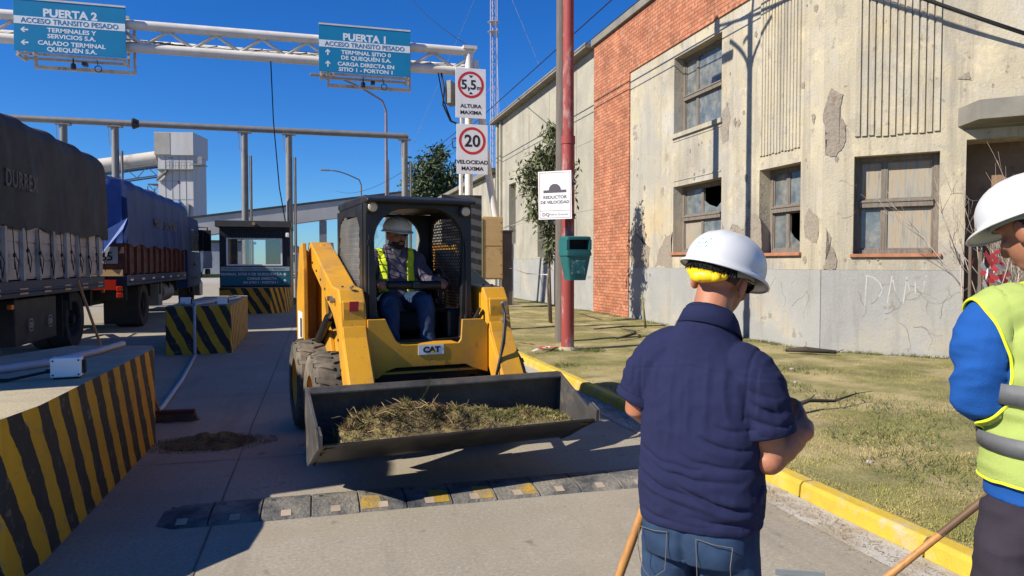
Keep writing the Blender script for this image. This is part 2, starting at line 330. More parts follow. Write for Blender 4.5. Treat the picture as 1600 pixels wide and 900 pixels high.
def brickmat():
    m=mat('red brick',(.42,.135,.06),.85,.1,3); n,l,b=nodes_of(m)
    tc=n.new('ShaderNodeTexCoord'); sp=n.new('ShaderNodeSeparateXYZ'); cb=n.new('ShaderNodeCombineXYZ'); l.new(tc.outputs['Object'],sp.inputs[0])
    ad=n.new('ShaderNodeMath'); ad.operation='SUBTRACT'; l.new(sp.outputs[0],ad.inputs[0]); l.new(sp.outputs[1],ad.inputs[1])
    l.new(ad.outputs[0],cb.inputs[0]); l.new(sp.outputs[2],cb.inputs[1])
    t=n.new('ShaderNodeTexBrick'); l.new(cb.outputs[0],t.inputs['Vector'])
    t.inputs['Color1'].default_value=(.43,.165,.085,1); t.inputs['Color2'].default_value=(.30,.10,.05,1); t.inputs['Mortar'].default_value=(.15,.075,.045,1)
    t.inputs['Scale'].default_value=1; t.inputs['Mortar Size'].default_value=.008; t.inputs['Brick Width'].default_value=.27; t.inputs['Row Height'].default_value=.088; t.inputs['Mortar Smooth'].default_value=.2; t.inputs['Bias'].default_value=-.2
    nz=n.new('ShaderNodeTexNoise'); nz.inputs['Scale'].default_value=1.6; nz.inputs['Detail'].default_value=8; l.new(tc.outputs['Object'],nz.inputs[0])
    mx=n.new('ShaderNodeMix'); mx.data_type='RGBA'; mx.blend_type='MULTIPLY'; mx.inputs[0].default_value=1; l.new(t.outputs['Color'],mx.inputs[6])
    rp=n.new('ShaderNodeMapRange'); rp.inputs[1].default_value=.3; rp.inputs[2].default_value=.7; rp.inputs[3].default_value=.72; rp.inputs[4].default_value=1.25; l.new(nz.outputs['Fac'],rp.inputs[0])
    l.new(rp.outputs[0],mx.inputs[7]); 
    r2=n.new('ShaderNodeMapRange'); r2.inputs[1].default_value=.56; r2.inputs[2].default_value=.72; r2.inputs[4].default_value=.55; n3=n.new('ShaderNodeTexNoise'); n3.inputs['Scale'].default_value=9; n3.inputs['Detail'].default_value=6; l.new(tc.outputs['Object'],n3.inputs[0]); l.new(n3.outputs['Fac'],r2.inputs[0])
    m2=n.new('ShaderNodeMix'); m2.data_type='RGBA'; l.new(r2.outputs[0],m2.inputs[0]); l.new(mx.outputs[2],m2.inputs[6]); m2.inputs[7].default_value=(.50,.33,.24,1)
    l.new(m2.outputs[2],b.inputs['Base Color'])
    bp=n.new('ShaderNodeBump'); bp.inputs['Strength'].default_value=.9; bp.inputs['Distance'].default_value=.02; bp.invert=True; l.new(t.outputs['Fac'],bp.inputs['Height']); l.new(bp.outputs[0],b.inputs['Normal'])
    return m
M_brick=brickmat()
M_roofc=mat('weathered parapet concrete',(.19,.175,.15),.9,.2,2,bump=.3)
M_timb=mat('weathered grey timber',(.205,.175,.145),.85,.3,4,stretch=(9,9,1.2),fine=.3,fscale=20,bump=.4,bscale=30,dirt=(.12,.095,.075),dirt_amt=.40,dscale=2)
M_board=mat('boarded pane',(.33,.315,.27),.8,.35,3,stretch=(8,8,.8),fine=.3,dirt=(.30,.18,.07),dirt_amt=.42,dscale=3,dsharp=.2)
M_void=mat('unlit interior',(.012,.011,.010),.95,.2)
M_terra=mat('terracotta sill',(.40,.17,.09),.85,.25,6,fine=.3)
bld=thing('building','two storey derelict corner building of peeling ochre plaster and red brick','building',(8.05,10.02,0))
FA=frame((8.05,20.05,0),(0,-1,0)); FB=frame((8.05,10.02,0),(.70711,-.70711,0))
def wall(mb,s0,s1,z0,z1,ops=(),y=0.,step=None):
    ss=sorted({s0,s1,*[q for o in ops for q in o[:2] if s0<q<s1]}); zz=sorted({z0,z1,*[q for o in ops for q in o[2:4] if z0<q<z1]})
    for i in range(len(ss)-1):
        for j in range(len(zz)-1):
            cs,cz=(ss[i]+ss[i+1])/2,(zz[j]+zz[j+1])/2
            if any(o[0]<cs<o[1] and o[2]<cz<o[3] for o in ops): continue
            mb.quad((ss[i],y,zz[j]),(ss[i+1],y,zz[j]),(ss[i+1],y,zz[j+1]),(ss[i],y,zz[j+1]))
    for a,b_,c,d,dp in ops:
        if a>=s1 or b_<=s0 or c>=z1 or d<=z0: continue
        c2,d2=max(c,z0),min(d,z1)
        mb.quad((a,y,c2),(a,y,d2),(a,y+dp,d2),(a,y+dp,c2)); mb.quad((b_,y,d2),(b_,y,c2),(b_,y+dp,c2),(b_,y+dp,d2))
        if d<=z1: mb.quad((a,y,d),(b_,y,d),(b_,y+dp,d),(a,y+dp,d))
        if c>=z0: mb.quad((b_,y,c),(a,y,c),(a,y+dp,c),(b_,y+dp,c))
PL=1.45
WU=(20.05-15.13,20.05-13.10,4.56,6.32,.30); WL=(20.05-15.13,20.05-13.07,1.80,3.34,.30); WM=(20.05-11.76,20.05-10.57,1.74,3.31,.30)
WBx=(.47,1.66,1.70,3.28,.27); DO=(2.0,4.2,.12,3.42,.55)
opsA=[WU,WL,WM]; opsB=[WBx,DO]
w=MB(FA); BR=2.52; BRZ=6.62
wall(w,BR,10.03,PL,BRZ,opsA); wall(w,8.6,10.03,BRZ,8.0)
w.T=FB; wall(w,0,6.5,PL,8.0,opsB)
# peeled patches, 2 mm proud sheets with ragged outline, second material slot
def ragged(pts,amp,seed,it=4):
    P=[Vector((*p,0)) for p in pts]; rr=random.Random(seed)
    for k in range(it):
        Q=[]
        for i,p in enumerate(P):
            q=P[(i+1)%len(P)]; m_=(p+q)/2; d=(q-p); nn=Vector((-d.y,d.x,0)); Q+= [p,m_+nn*rr.uniform(-amp,amp)]
        P=Q
    return [(p.x,p.y) for p in P]
PN=[0]
def patch(mb,pts,amp=.28,seed=1,y=-.003):
    PN[0]+=1; y=-.003-.0003*(PN[0]%40); amp*=.62
    poly=ragged(pts,amp,seed); bm=bmesh.new(); vs=[bm.verts.new((p[0],y,p[1])) for p in poly]
    f=bm.faces.new(vs); bmesh.ops.triangulate(bm,faces=[f]); bm.normal_update()
    mb.mi=1; mb.add([tuple(v.co) for v in bm.verts],[tuple(v.index for v in ff.verts) for ff in bm.faces]) if not bm.verts.index_update() else 0; mb.mi=0; bm.free()
w.T=FA
for i,pg in enumerate([
  [(2.62,1.46),(3.6,1.46),(3.75,1.95),(3.3,2.1),(3.2,2.55),(2.8,2.5),(2.62,2.2)],
  [(6.99,1.46),(8.28,1.46),(8.28,2.45),(8.0,2.5),(7.75,2.2),(7.4,2.35),(7.2,2.05),(7.0,2.5)],
  [(4.0,1.46),(4.91,1.46),(4.91,2.3),(4.55,2.2),(4.2,1.9)],
  [(7.02,4.0),(7.22,4.05),(7.3,4.5),(7.2,4.75),(7.0,4.7)],
  [(9.62,2.0),(9.9,1.9),(9.95,2.3),(9.72,2.5)]]): patch(w,pg,.22,i+3)
for i in range(26):
    s,z=random.choice([(random.uniform(2.7,4.8),random.uniform(1.6,4.5)),(random.uniform(5,7),random.uniform(3.45,4.4)),(random.uniform(7.1,8.2),random.uniform(2.4,6)),(random.uniform(9.5,9.95),random.uniform(1.6,6))])
    r_=random.uniform(.02,.08); patch(w,[(s+r_*random.uniform(.5,1)*math.cos(a),z+1.5*r_*random.uniform(.5,1)*math.sin(a)) for a in (0,1.2,2.4,3.6,5)],.3,i+40)
w.T=FB
for i,pg in enumerate([
  [(.03,3.35),(.20,3.3),(.32,3.75),(.24,4.1),(.3,4.3),(.12,4.42),(.05,4.2)],
  [(.03,1.46),(.22,1.46),(.2,1.75),(.1,1.95),(.05,2.15)],
  [(1.86,4.35),(2.05,4.3),(2.0,4.45)]]): patch(w,pg,.25,i+90)
for i in range(16):
    s,z=random.choice([(random.uniform(.05,.44),random.uniform(1.6,6)),(random.uniform(1.75,3),random.uniform(3.9,6)),(random.uniform(.5,1.6),random.uniform(1.48,1.66))])
    r_=random.uniform(.015,.05); patch(w,[(s+r_*random.uniform(.5,1)*math.cos(a),z+1.5*r_*random.uniform(.5,1)*math.sin(a)) for a in (0,1.2,2.4,3.6,5)],.3,i+140)
w.build('plaster_wall',[M_plas,M_bare],bld,world=True)
# brick, 3 cm proud of the plaster
w=MB(FA)
def slabface(mb,s0,s1,z0,z1,out): 
    mb.quad((s0,-out,z0),(s1,-out,z0),(s1,-out,z1),(s0,-out,z1)); mb.quad((s1,-out,z0),(s1,0,z0),(s1,0,z1),(s1,-out,z1)); mb.quad((s0,0,z0),(s0,-out,z0),(s0,-out,z1),(s0,0,z1)); mb.quad((s0,0,z0),(s1,0,z0),(s1,-out,z0),(s0,-out,z0))
w.box(-.0,BR,-.035,.02,.02,8.02); w.box(BR+.0005,8.3,-.035,.02,BRZ,8.02)
w.build('brick_wall',M_brick,bld,world=True)
w=MB(FA); w.box(BR+.002,8.0,-.012,.3,0,PL-.003); w.box(8.0,10.03,-.012,.3,0,PL-.003)
w.T=FB; w.box(.004,DO[0],-.012,.3,0,PL-.003); w.box(DO[1],6.5,-.012,.3,0,PL-.003)
w.build('plinth',M_plin,bld,world=True)
w=MB(FA); w.box(-.05,10.05,-.12,.4,8.02,8.26); w.T=FB; w.box(0,6.5,-.1,.4,8.0,8.22); w.build('parapet_coping',M_roofc,bld,world=True,bevel=.015)
# shell behind the openings
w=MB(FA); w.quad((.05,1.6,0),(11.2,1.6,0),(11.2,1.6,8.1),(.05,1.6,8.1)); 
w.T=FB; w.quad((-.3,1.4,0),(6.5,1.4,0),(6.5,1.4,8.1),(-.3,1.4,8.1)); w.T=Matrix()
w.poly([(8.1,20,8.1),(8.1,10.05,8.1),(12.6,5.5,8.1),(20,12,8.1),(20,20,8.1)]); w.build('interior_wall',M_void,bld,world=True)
# fluted panels
def flutes(F,s0,s1,z0,z1,n,name):
    w=MB(F); p=(s1-s0)/n
    for i in range(n):
        a=s0+p*i; b0=a+p*.80; zz=z0+random.uniform(-.01,.02)
        w.prism([(a,.0),(a+.006,-.03),(b0-.006,-.03),(b0,.0)],zz,z1,'z')
    w.build(name,M_plas,bld,world=True)
flutes(FA,8.31,9.48,3.56,8.0,13,'fluted_panel'); flutes(FB,.47,1.67,3.58,8.0,12,'fluted_panel')
w=MB(FA); w.box(4.93,6.96,-.014,.01,3.46,3.49); w.box(4.93,6.96,-.014,.01,4.38,4.41); w.box(4.88,7.0,-.05,.05,4.46,4.555)
w.build('plaster_band',M_plas,bld,world=True)
w=MB(FA)
for o in (WL,WM): w.box(o[0]-.05,o[1]+.05,-.06,.28,o[2]-.05,o[2]+.008)
w.T=FB; w.box(WBx[0]-.04,WBx[1]+.04,-.05,.22,WBx[2]-.045,WBx[2]+.008); w.build('window_sill',M_terra,bld,world=True,bevel=.006)
# hairline cracks on plinth and wall
M_crack=mat('crack',(.20,.18,.155),.95,.2)
def crack(mb,s,z,ang,L,seed,w0=.006,y=-.0135,dep=0):
    rr=random.Random(seed); p=Vector((s,z)); n_=int(L/.05)
    for i in range(n_):
        ang+=rr.uniform(-.55,.55); q=p+Vector((math.cos(ang),math.sin(ang)))*.05; ww=w0*(1-i/n_*.7); t=Vector((-math.sin(ang),math.cos(ang)))*ww
        mb.quad((p.x-t.x,y,p.y-t.y),(q.x-t.x,y,q.y-t.y),(q.x+t.x,y,q.y+t.y),(p.x+t.x,y,p.y+t.y)); p=q
        if dep<2 and rr.random()<.12: crack(mb,p.x,p.y,ang+rr.choice((-1,1))*rr.uniform(.6,1.2),L*.4,seed*7+i,w0*.7,y,dep+1)
w=MB(FB)
for i,(s,z,a,L) in enumerate([(.95,.75,.1,.7),(1.15,.62,-.9,.5),(1.35,.55,.3,.6),(.55,1.1,-.5,.5),(1.3,1.2,-.2,.5),(.75,.9,.6,.4),(1.7,.7,1.2,.5)]): crack(w,s,z,a,L,i+5)
for i,(s,z,a,L) in enumerate([(.25,2.9,.1,.35),(1.8,2.6,1.,.5),(1.9,2.2,-1.,.4),(.3,2.3,-.2,.3)]): crack(w,s,z,a,L,i+30,.003,-.004)
w.T=FA
for i,(s,z,a,L) in enumerate([(9.0,1.2,-1,.5),(9.3,.8,.5,.5),(8.6,1.0,.2,.4),(9.7,1.1,-1.3,.6)]): crack(w,s,z,a,L,i+60)
w.build('crack',M_crack,bld,world=True)
# chalked graffiti on the plinth
M_chalk=mat('chalk graffiti',(.45,.45,.435),.95,.1,20,dirt=(.32,.32,.31),dirt_amt=.52,dscale=10,dsharp=.3)
w=MB(FB)
def stroke(pts,r=.011):
    for i in range(len(pts)-1):
        p,q=Vector(pts[i]),Vector(pts[i+1]); d=(q-p).normalized(); t=Vector((-d.y,d.x))*r
        w.quad((p.x-t.x,-.0145,p.y-t.y),(q.x-t.x,-.0145,q.y-t.y),(q.x+t.x,-.0145,q.y+t.y),(p.x+t.x,-.0145,p.y+t.y))
stroke([(.66,.86),(.68,1.34)]); stroke([(.66,1.36),(.78,1.33),(.87,1.24),(.91,1.14),(.86,1.02)]); stroke([(.98,.92),(1.04,1.36)]); stroke([(1.05,1.30),(1.09,1.12)]); stroke([(1.20,.92),(1.25,1.34)]); stroke([(1.25,1.30),(1.29,1.12)])
stroke([(1.36,1.27),(1.37,1.08)]); stroke([(1.47,1.1),(1.49,1.28)]); stroke([(1.505,1.34),(1.51,1.37)],.014)
w.build('graffiti',M_chalk,bld,world=True)
# windows
def window(F,o,mull,trans,broken=(),boards=(),tilt=0):
    s0,s1,z0,z1,dp=o; w=MB(F); y0,y1=dp-.06,dp+.03; t=.075; zt=z0+(z1-z0)*trans; ms=s0+(s1-s0)*mull
    w.box(s0,s0+t,y0,y1,z0,z1); w.box(s1-t,s1,y0,y1,z0,z1); w.box(s0+t,s1-t,y0,y1,z1-t,z1); w.box(s0+t,s1-t,y0-.02,y1,z0,z0+t)
    w.box(s0+t,s1-t,y0-.035,y1,zt-.06,zt+.06); w.box(s0+t,s1-t,y0-.05,y0-.036,zt+.02,zt+.05)
    w.box(ms-.022,ms+.022,y0+.015,y1-.01,z0+t,zt-.06); w.box(ms-.022,ms+.022,y0+.015,y1-.01,zt+.06,z1-t)
    for a,b_ in ((s0+t,ms-.022),(ms+.022,s1-t)):       # sash rails
        for c,d in ((z0+t,zt-.06),(zt+.06,z1-t)):
            q=.028; w.box(a,a+q,y0+.02,y1-.015,c,d); w.box(b_-q,b_,y0+.02,y1-.015,c,d); w.box(a+q,b_-q,y0+.02,y1-.015,c,c+q); w.box(a+q,b_-q,y0+.02,y1-.015,d-q,d)
    fr=w.build('window',M_timb,bld,world=True,bevel=.004)
    k=0
    for c,d in ((z0+t+.028,zt-.088),(zt+.088,z1-t-.028)):
        for a,b_ in ((s0+t+.028,ms-.05),(ms+.05,s1-t-.028)):
            g=MB(F)
            if k in broken:
                zc=(c+d)/2; pts=[(a,c),(b_,c),(b_,c+(zc-c)*.7),(a+(b_-a)*.75,c+(zc-c)*.9),(a+(b_-a)*.5,c+(zc-c)*.3),(a+(b_-a)*.2,c+(zc-c)*.6),(a,zc)]
                g.prism(pts,dp-.016,dp-.012,'y')
            elif k in boards: g.box(a,b_,dp-.02,dp-.008,c,d)
            else: g.box(a,b_,dp-.016,dp-.012,c,d)
            if k in broken and k in boards: g.box(a,a+(b_-a)*.28,dp-.019,dp-.0165,c+(d-c)*.45,d)
            g.build('pane',M_board if k in boards else M_glassd,fr,world=True); k+=1
    return fr
window(FA,WU,.30,.47); window(FA,WL,.42,.52,broken=(3,),boards=(0,)); window(FA,WM,.42,.52,broken=(1,))
window(FB,WBx,.36,.52,broken=(),boards=(1,2,3))
# porch hood and recess
w=MB(FB)
hood=[(1.88,0),(2.12,-.55),(4.0,-.55),(4.3,0)]
w.prism([(p[0],p[1]) for p in hood],3.62,3.90,'z'); w.box(1.95,4.25,-.001,.01,3.56,3.61)
w.build('porch_hood',M_roofc,bld,world=True,bevel=.02)
w=MB(FB); w.quad((DO[0],.55,.1),(DO[1],.55,.1),(DO[1],.55,3.42),(DO[0],.55,3.42)); w.build('porch_recess',mat('brown stained render',(.17,.11,.07),.9,.3,2,dirt=(.08,.055,.04),dirt_amt=.4,bump=.4),bld,world=True)
w=MB(FB); w.box(2.4,3.8,.47,.545,.12,2.6); w.box(2.5,3.05,.455,.47,.3,2.4); w.box(3.15,3.7,.455,.47,.3,2.4); w.build('door',M_timb,bld,world=True,bevel=.006)

# ---- annex along the verge
ann=thing('building','long grey stained single block annex with flat eaves beyond the brick pier','building',(8.3,26,0))
FN=frame((8.05,32.1,0),(0,-1,0))
w=MB(FN); L=12.04; aw=[(2.0,3.1,2.4,5.0,.35),(6.2,7.1,1.8,4.6,.35),(9.2,10.0,2.2,3.5,.3)]
wall(w,0,L,1.75,8.0,aw,y=.03); w.quad((0,.03,0),(0,.03,8),(0,5,8),(0,5,0)); w.quad((0,5,8),(0,.03,8),(L,.03,8),(L,5,8))
for z in (3.2,5.3): w.box(0,L,.022,.034,z,z+.02)
for s in (1.5,4.2,7.6,10.4): w.box(s,s+.02,.020,.034,1.76,8.0)
for s in (0,.62): w.box(s,s+.25,-.07,.03,1.76,7.99)
w.build('annex_wall',M_annex,ann,world=True)
w=MB(FN); w.box(-.02,L,.015,.3,0,1.745); w.build('plinth',M_plin,ann,world=True)
w=MB(FN); w.box(-.35,L-.06,-.30,5,8.003,8.16); w.build('eaves_slab',M_roofc,ann,world=True,bevel=.01)
for o in aw:
    s0,s1,z0,z1,dp=o; q=MB(FN); q.box(s0,s0+.07,dp-.02,dp+.05,z0,z1); q.box(s1-.07,s1,dp-.02,dp+.05,z0,z1); q.box(s0+.07,s1-.07,dp-.02,dp+.05,z1-.07,z1); q.box(s0+.07,s1-.07,dp-.02,dp+.05,z0,z0+.07)
    for zz in (z0+(z1-z0)*.35,z0+(z1-z0)*.68): q.box(s0+.07,s1-.07,dp-.015,dp+.045,zz-.025,zz+.025)
    fr=q.build('window',M_timb,ann,world=True); q=MB(FN); q.box(s0+.07,s1-.07,dp+.02,dp+.026,z0+.07,z1-.07); q.build('pane',M_glassd,fr,world=True)
low=thing('building','low pale shed beyond the annex with a sloping roof edge','building',(8.6,45,0))
w=MB(); w.prism([(8.3,0),(16,0),(16,6.4),(8.3,5.9)],33.5,62,'y'); w.build('shed_wall',M_annex,low,world=True)
w=MB(); w.prism([(8.0,5.93),(16.2,6.46),(16.2,6.66),(8.0,6.13)],33.2,62.3,'y'); w.build('roof',M_roofc,low,world=True)
# ================================================================== GANTRY with signs
GY=23.0
def zig(mb,x0,x1,z0,z1,y,n,r):
    for i in range(n):
        a=x0+(x1-x0)*i/n; b=x0+(x1-x0)*(i+1)/n
        mb.tube([(a,y,z0 if i%2 else z1),(b,y,z1 if i%2 else z0)],r,6)
gan=thing('sign_gantry','white lattice truss gantry spanning the lanes and carrying the two blue signs','gantry',(5.0,GY,.12))
w=MB(); x0,x1=-12.0,4.95
w.tube([(x0,GY,8.47),(x1,GY,8.47)],.14,14); w.tube([(x0,GY+.05,7.83),(x1,GY+.05,7.83)],.14,14)
w.tube([(x0,GY+.75,8.15),(x1,GY+.75,8.15)],.11,12)
w.build('chord',M_steelw,gan,world=True,smooth=True,auto=50)
w=MB(); zig(w,x0,x1,7.92,8.36,GY+.02,26,.052); zig(w,x0,x1,8.0,8.15,GY+.4,26,.02)
for i in range(14): w.tube([(x0+i*1.3,GY,7.9),(x0+i*1.3+.6,GY+.75,8.12)],.025,6)
w.build('bracing',M_steelw,gan,world=True,smooth=True)
w=MB(); w.tube([(4.80,GY,.1),(4.82,GY,8.55)],.13,14); w.box(4.6,5.05,GY-.2,GY+.2,8.52,8.62); w.build('post',M_steelw,gan,world=True,auto=50)
w=MB(); w.tube([(6.28,GY+.05,.08),(5.45,GY+.05,4.7),(5.02,GY+.05,8.2)],.12,12); w.build('raking_leg',M_steelw,gan,world=True,auto=50)
w=MB(); w.tube([(4.55,GY+.1,.1),(4.58,GY+.1,7.7)],.07,10); w.build('post',M_steelw,gan,world=True,auto=50)
w=MB(); w.box(4.45,5.15,GY-.35,GY+.35,.08,.3); w.box(6.0,6.6,GY-.25,GY+.3,.05,.16); w.build('footing',M_conc,gan,world=True,bevel=.02)
def bluesign(label,xc,zt,zb,wd,lines,arrow,y):
    t=thing('direction_sign',label,'road sign',(xc,y,zb)); xl,xr=xc-wd/2,xc+wd/2; h=zt-zb
    w=MB(); w.box(xl,xr,y,y+.03,zb,zt); w.build('panel',M_blue,t,world=True,bevel=.004)
    w=MB(); w.box(xl+.012,xr-.012,y-.004,y-.0005,zt-.36*h*1.32,zt-.36*h*.90); w.build('band',M_pale,t,world=True)
    w=MB(); w.box(xl,xr,y-.01,y+.045,zt+.001,zt+.05); w.build('top_trim',M_steelw,t,world=True)
    w=MB(); r_=.03
    for dy in (.12,.62): 
        w.box(xl+.03,xr-.05,y+dy,y+dy+.07,zb-.07,zb-.0); w.box(xl+.03,xr-.05,y+dy,y+dy+.07,zt-.1,zt-.03)
    for xx in (xl+.03,xr-.11): w.box(xx,xx+.06,y+.055,y+.7,zb-.13,zb-.072); w.box(xx,xx+.06,y+.055,y+.115,zb,zt-.1); w.box(xx,xx+.06,y+.62,y+.69,zb,zt-.1)
    w.box(xl+.25,xr+.10,y+.70,y+.78,zb-.30,zb-.20); w.box(xl+.25,xl+.32,y+.70,y+.78,zb-.2,zb+.5); w.box(xr+.03,xr+.10,y+.70,y+.78,zb-.2,zt-.1)
    w.build('support_frame',mat('rusty white steel '+lines[0],(.55,.5,.43),.6,.2,4,dirt=(.25,.15,.08),dirt_amt=.38,dscale=6),t,world=True)
    w=MB(); w.cbox((xc+.25,y+.35,zb-.18),(.12,.2,.1)); w.lathe([(.0,0),(.07,0),(.07,.12),(.05,.16),(0,.16)],(xc-.05,y+.35,zb-.34)); w.tube([(xc-.05,y+.35,zb-.2),(xc-.05,y+.35,zb-.02)],.02); w.build('camera',M_dark,t,world=True)
    w=MB(); w.tube([(xc+.6+.09*math.cos(a),y+.3,zb-.3+.09*math.sin(a)) for a in [i*.4 for i in range(17)]],.012,6); w.tube([(xc+.6,y+.3,zb-.21),(xc+.55,y+.35,zb-.02)],.012,6); w.build('cable_loop',M_wire,t,world=True)
    F=lambda x,z:TR(x,y-.002,z)
    text(lines[0],.30*h/1.43,M_pale,t,F(xc-.0,zt-.30*h),bold=.012,sx=1.05)
    text(lines[1],.195*h/1.43,M_bluetxt,t,TR(xc,y-.0065,zt-.445*h),bold=.003,sx=.98)
    for i,s in enumerate(lines[2:]): text(s,.165*h/1.43,M_pale,t,F(xc+.03,zt-(.60+.118*i+(.02 if i>1 else 0))*h),bold=.005,sx=1.15)
    for k in (0,1):
        zc=zt-(.60+.25*k)*h+.02; xa=xl+.27; w=MB(TR(xa,y-.0015,zc)@(RY(R(-90)) if arrow=='left' else Matrix()))
        w.prism([(-.022,-.09),(.022,-.09),(.022,.03),(.07,-.02),(.07,.03),(0,.10),(-.07,.03),(-.07,-.02),(-.022,.03)],-.002,.001,'y'); w.build('arrow',M_pale,t,world=True)
    return t
bluesign('blue gantry sign reading PUERTA 2 with arrows pointing left',-6.65,8.86,7.45,2.80,['PUERTA 2','ACCESO TRANSITO PESADO','TERMINALES Y','SERVICIOS S.A.','CALADO TERMINAL','QUEQUÉN S.A.'],'left',GY-.24)
bluesign('blue gantry sign reading PUERTA 1 with arrows pointing up',1.48,8.87,7.46,2.80,['PUERTA 1','ACCESO TRANSITO PESADO','TERMINAL SITIO 0','DE QUEQUÉN S.A.','CARGA DIRECTA EN','SITIO 1 - PORTON 1'],'up',GY-.24)
def roundsign(label,xc,zt,zb,wd,body,cap,y):
    t=thing('limit_sign',label,'road sign',(xc,y,zb)); h=zt-zb
    w=MB(); w.box(xc-wd/2,xc+wd/2,y,y+.02,zb,zt); w.build('panel',M_white,t,world=True,bevel=.004)
    zc=zt-.33*h; ro=.43*wd; n_=48; w=MB()
    for k in range(n_):
        a,b=2*math.pi*k/n_,2*math.pi*(k+1)/n_; ri=ro*.81
        w.quad(*[(xc+q*math.cos(c),y-.003,zc+q*math.sin(c)) for q,c in ((ro,a),(ro,b),(ri,b),(ri,a))][::-1])
    w.build('red_ring',M_red,t,world=True)
    F=lambda x,z:TR(x,y-.003,z)
    if body=='20': text('20',.52*wd,M_ink,t,F(xc,zc-.175*wd),bold=.012)
    else:
        text('5,5',.42*wd,M_ink,t,F(xc-.07,zc-.14*wd),bold=.010); text('m',.2*wd,M_ink,t,F(xc+.27*wd,zc-.15*wd),bold=.004)
        w=MB()
        for sg in (1,-1): w.prism([(xc-.07,zc+sg*.30*wd),(xc+.07,zc+sg*.30*wd),(xc,zc+sg*.22*wd)],y-.004,y-.0005,'y')
        w.build('triangle',M_ink,t,world=True)
    for i,s in enumerate(cap): text(s,.165*wd,M_ink,t,F(xc,zb+(.22-.13*i)*h-.02),bold=.004,sx=1.12)
    w=MB()
    for zz in (zb+.2*h,zb+.8*h): w.box(xc-.42*wd,xc+.42*wd,y+.021,y+.06,zz-.03,zz+.03)
    w.build('bracket',M_steelg,t,world=True)
roundsign('white sign with red ring reading 5,5m over ALTURA MAXIMA',4.83,7.87,6.27,1.0,'5',['ALTURA','MAXIMA'],GY-.24)
roundsign('white sign with red ring reading 20 over VELOCIDAD MAXIMA',4.875,6.07,4.46,1.03,'20',['VELOCIDAD','MAXIMA'],GY-.24)
w=MB(TR(4.28,GY-.1,7.1)@RZ(R(35))); w.prism([(-.12,-.35),(.12,-.42),(.12,.28),(-.12,.38)],0,.25,'y'); t=w.build('loudspeaker',M_steelg,bevel=.01); t.parent=None; tag(t,'grey box loudspeaker hung beside the ALTURA MAXIMA sign','loudspeaker')
w=MB()
for k in range(3): w.tube([(x,GY+.3+.02*k,8.02+.04*k+.06*math.sin(x*1.1+k)) for x in np.arange(-11,4.6,.4)],.012,5)
w.tube([(3.9,GY,7.75),(4.0,GY-.02,7.2),(3.95,GY-.03,6.7),(4.2,GY,6.2),(4.45,GY,6.1)],.03,6); w.tube([(3.8,GY,7.75),(3.95,GY-.02,6.9),(4.25,GY,6.15)],.02,6)
w.tube([(4.5,GY,5.7),(4.25,GY,5.6),(4.28,GY,5.35),(4.5,GY,5.3)],.02,6)
tag(w.build('cable_bundle',M_wire,smooth=True),'black cables strung inside the white truss and drooping at its right end','cable')
w=MB(); w.tube([(-1.33,GY,7.7),(-1.30,GY+.5,6.0),(-1.18,GY+1.2,4.0),(-1.0,GY+1.6,2.8)],.018,6); tag(w.build('hanging_cable',M_wire,smooth=True),'single black cable hanging from the truss down to the kiosk','cable')

# ================================================================== PIPE PORTAL behind
PY_=28.5; por=thing('pipe_portal','grey pipe portal of one long beam on five posts behind the kiosk','height portal',(-2.6,PY_,0))
w=MB(); w.tube([(-16,PY_,6.60),(3.5,PY_,6.60)],.115,14); w.build('beam',M_steelg,por,world=True,auto=50)
w=MB(); w.lathe([(0,0),(.2,.0),(.2,.04),(.12,.22),(0,.22)],(-6.4,PY_,6.6),'x',12); w.build('flange',M_dark,por,world=True)
for x in (-8.62,-6.98,-2.62,-1.03,3.36):
    w=MB(); w.tube([(x,PY_,0),(x,PY_,6.5)],.125,14); w.box(x-.24,x+.24,PY_-.14,PY_+.14,6.44,6.49); w.tube([(x+.22,PY_-.05,0),(x+.22,PY_-.05,5.6)],.05,8); w.tube([(x-.2,PY_-.1,6.44),(x-.17,PY_-.1,5.8)],.012,5); w.box(x-.25,x+.25,PY_-.25,PY_+.25,0,.25)
    w.build('post',M_steelg,por,world=True,auto=50)

# ================================================================== BLOCKS
def block(label,poly,h,loc,mats=(M_haz,M_conc)):
    w=MB(); n_=len(poly); 
    w.add([(*p,-.02) for p in poly]+[(*p,h) for p in poly],[(i,(i+1)%n_,n_+(i+1)%n_,n_+i) for i in range(n_)]); w.mi=1; w.poly([(*p,h) for p in poly])
    o=w.build('barrier_block',list(mats),bevel=.022,seg=3); o.location=loc; return tag(o,label,'concrete block','striped blocks between the lanes')
block('largest striped concrete block in the left foreground, with white box and broom',[(1.05-.02,-1.3),(1.05,1.25),(.98,1.5),(.3,1.68),(.0,1.0),(-.05,-1.5),(.45,-2.15),(.98,-1.62)],.82,(-2.42,5.45,0))
block('middle striped concrete block with conduit down its front, between loader and trailer',[(0,0),(1.03,.1),(.95,4.0),(.1,4.0)],.83,(-2.49,13.05,0))
block('farthest striped concrete block, under the black kiosk',[(0,.35),(.35,0),(1.55,-.15),(1.95,.3),(2.1,.9),(2.1,3.6),(0,3.6)],.80,(-2.98,23.4,0))
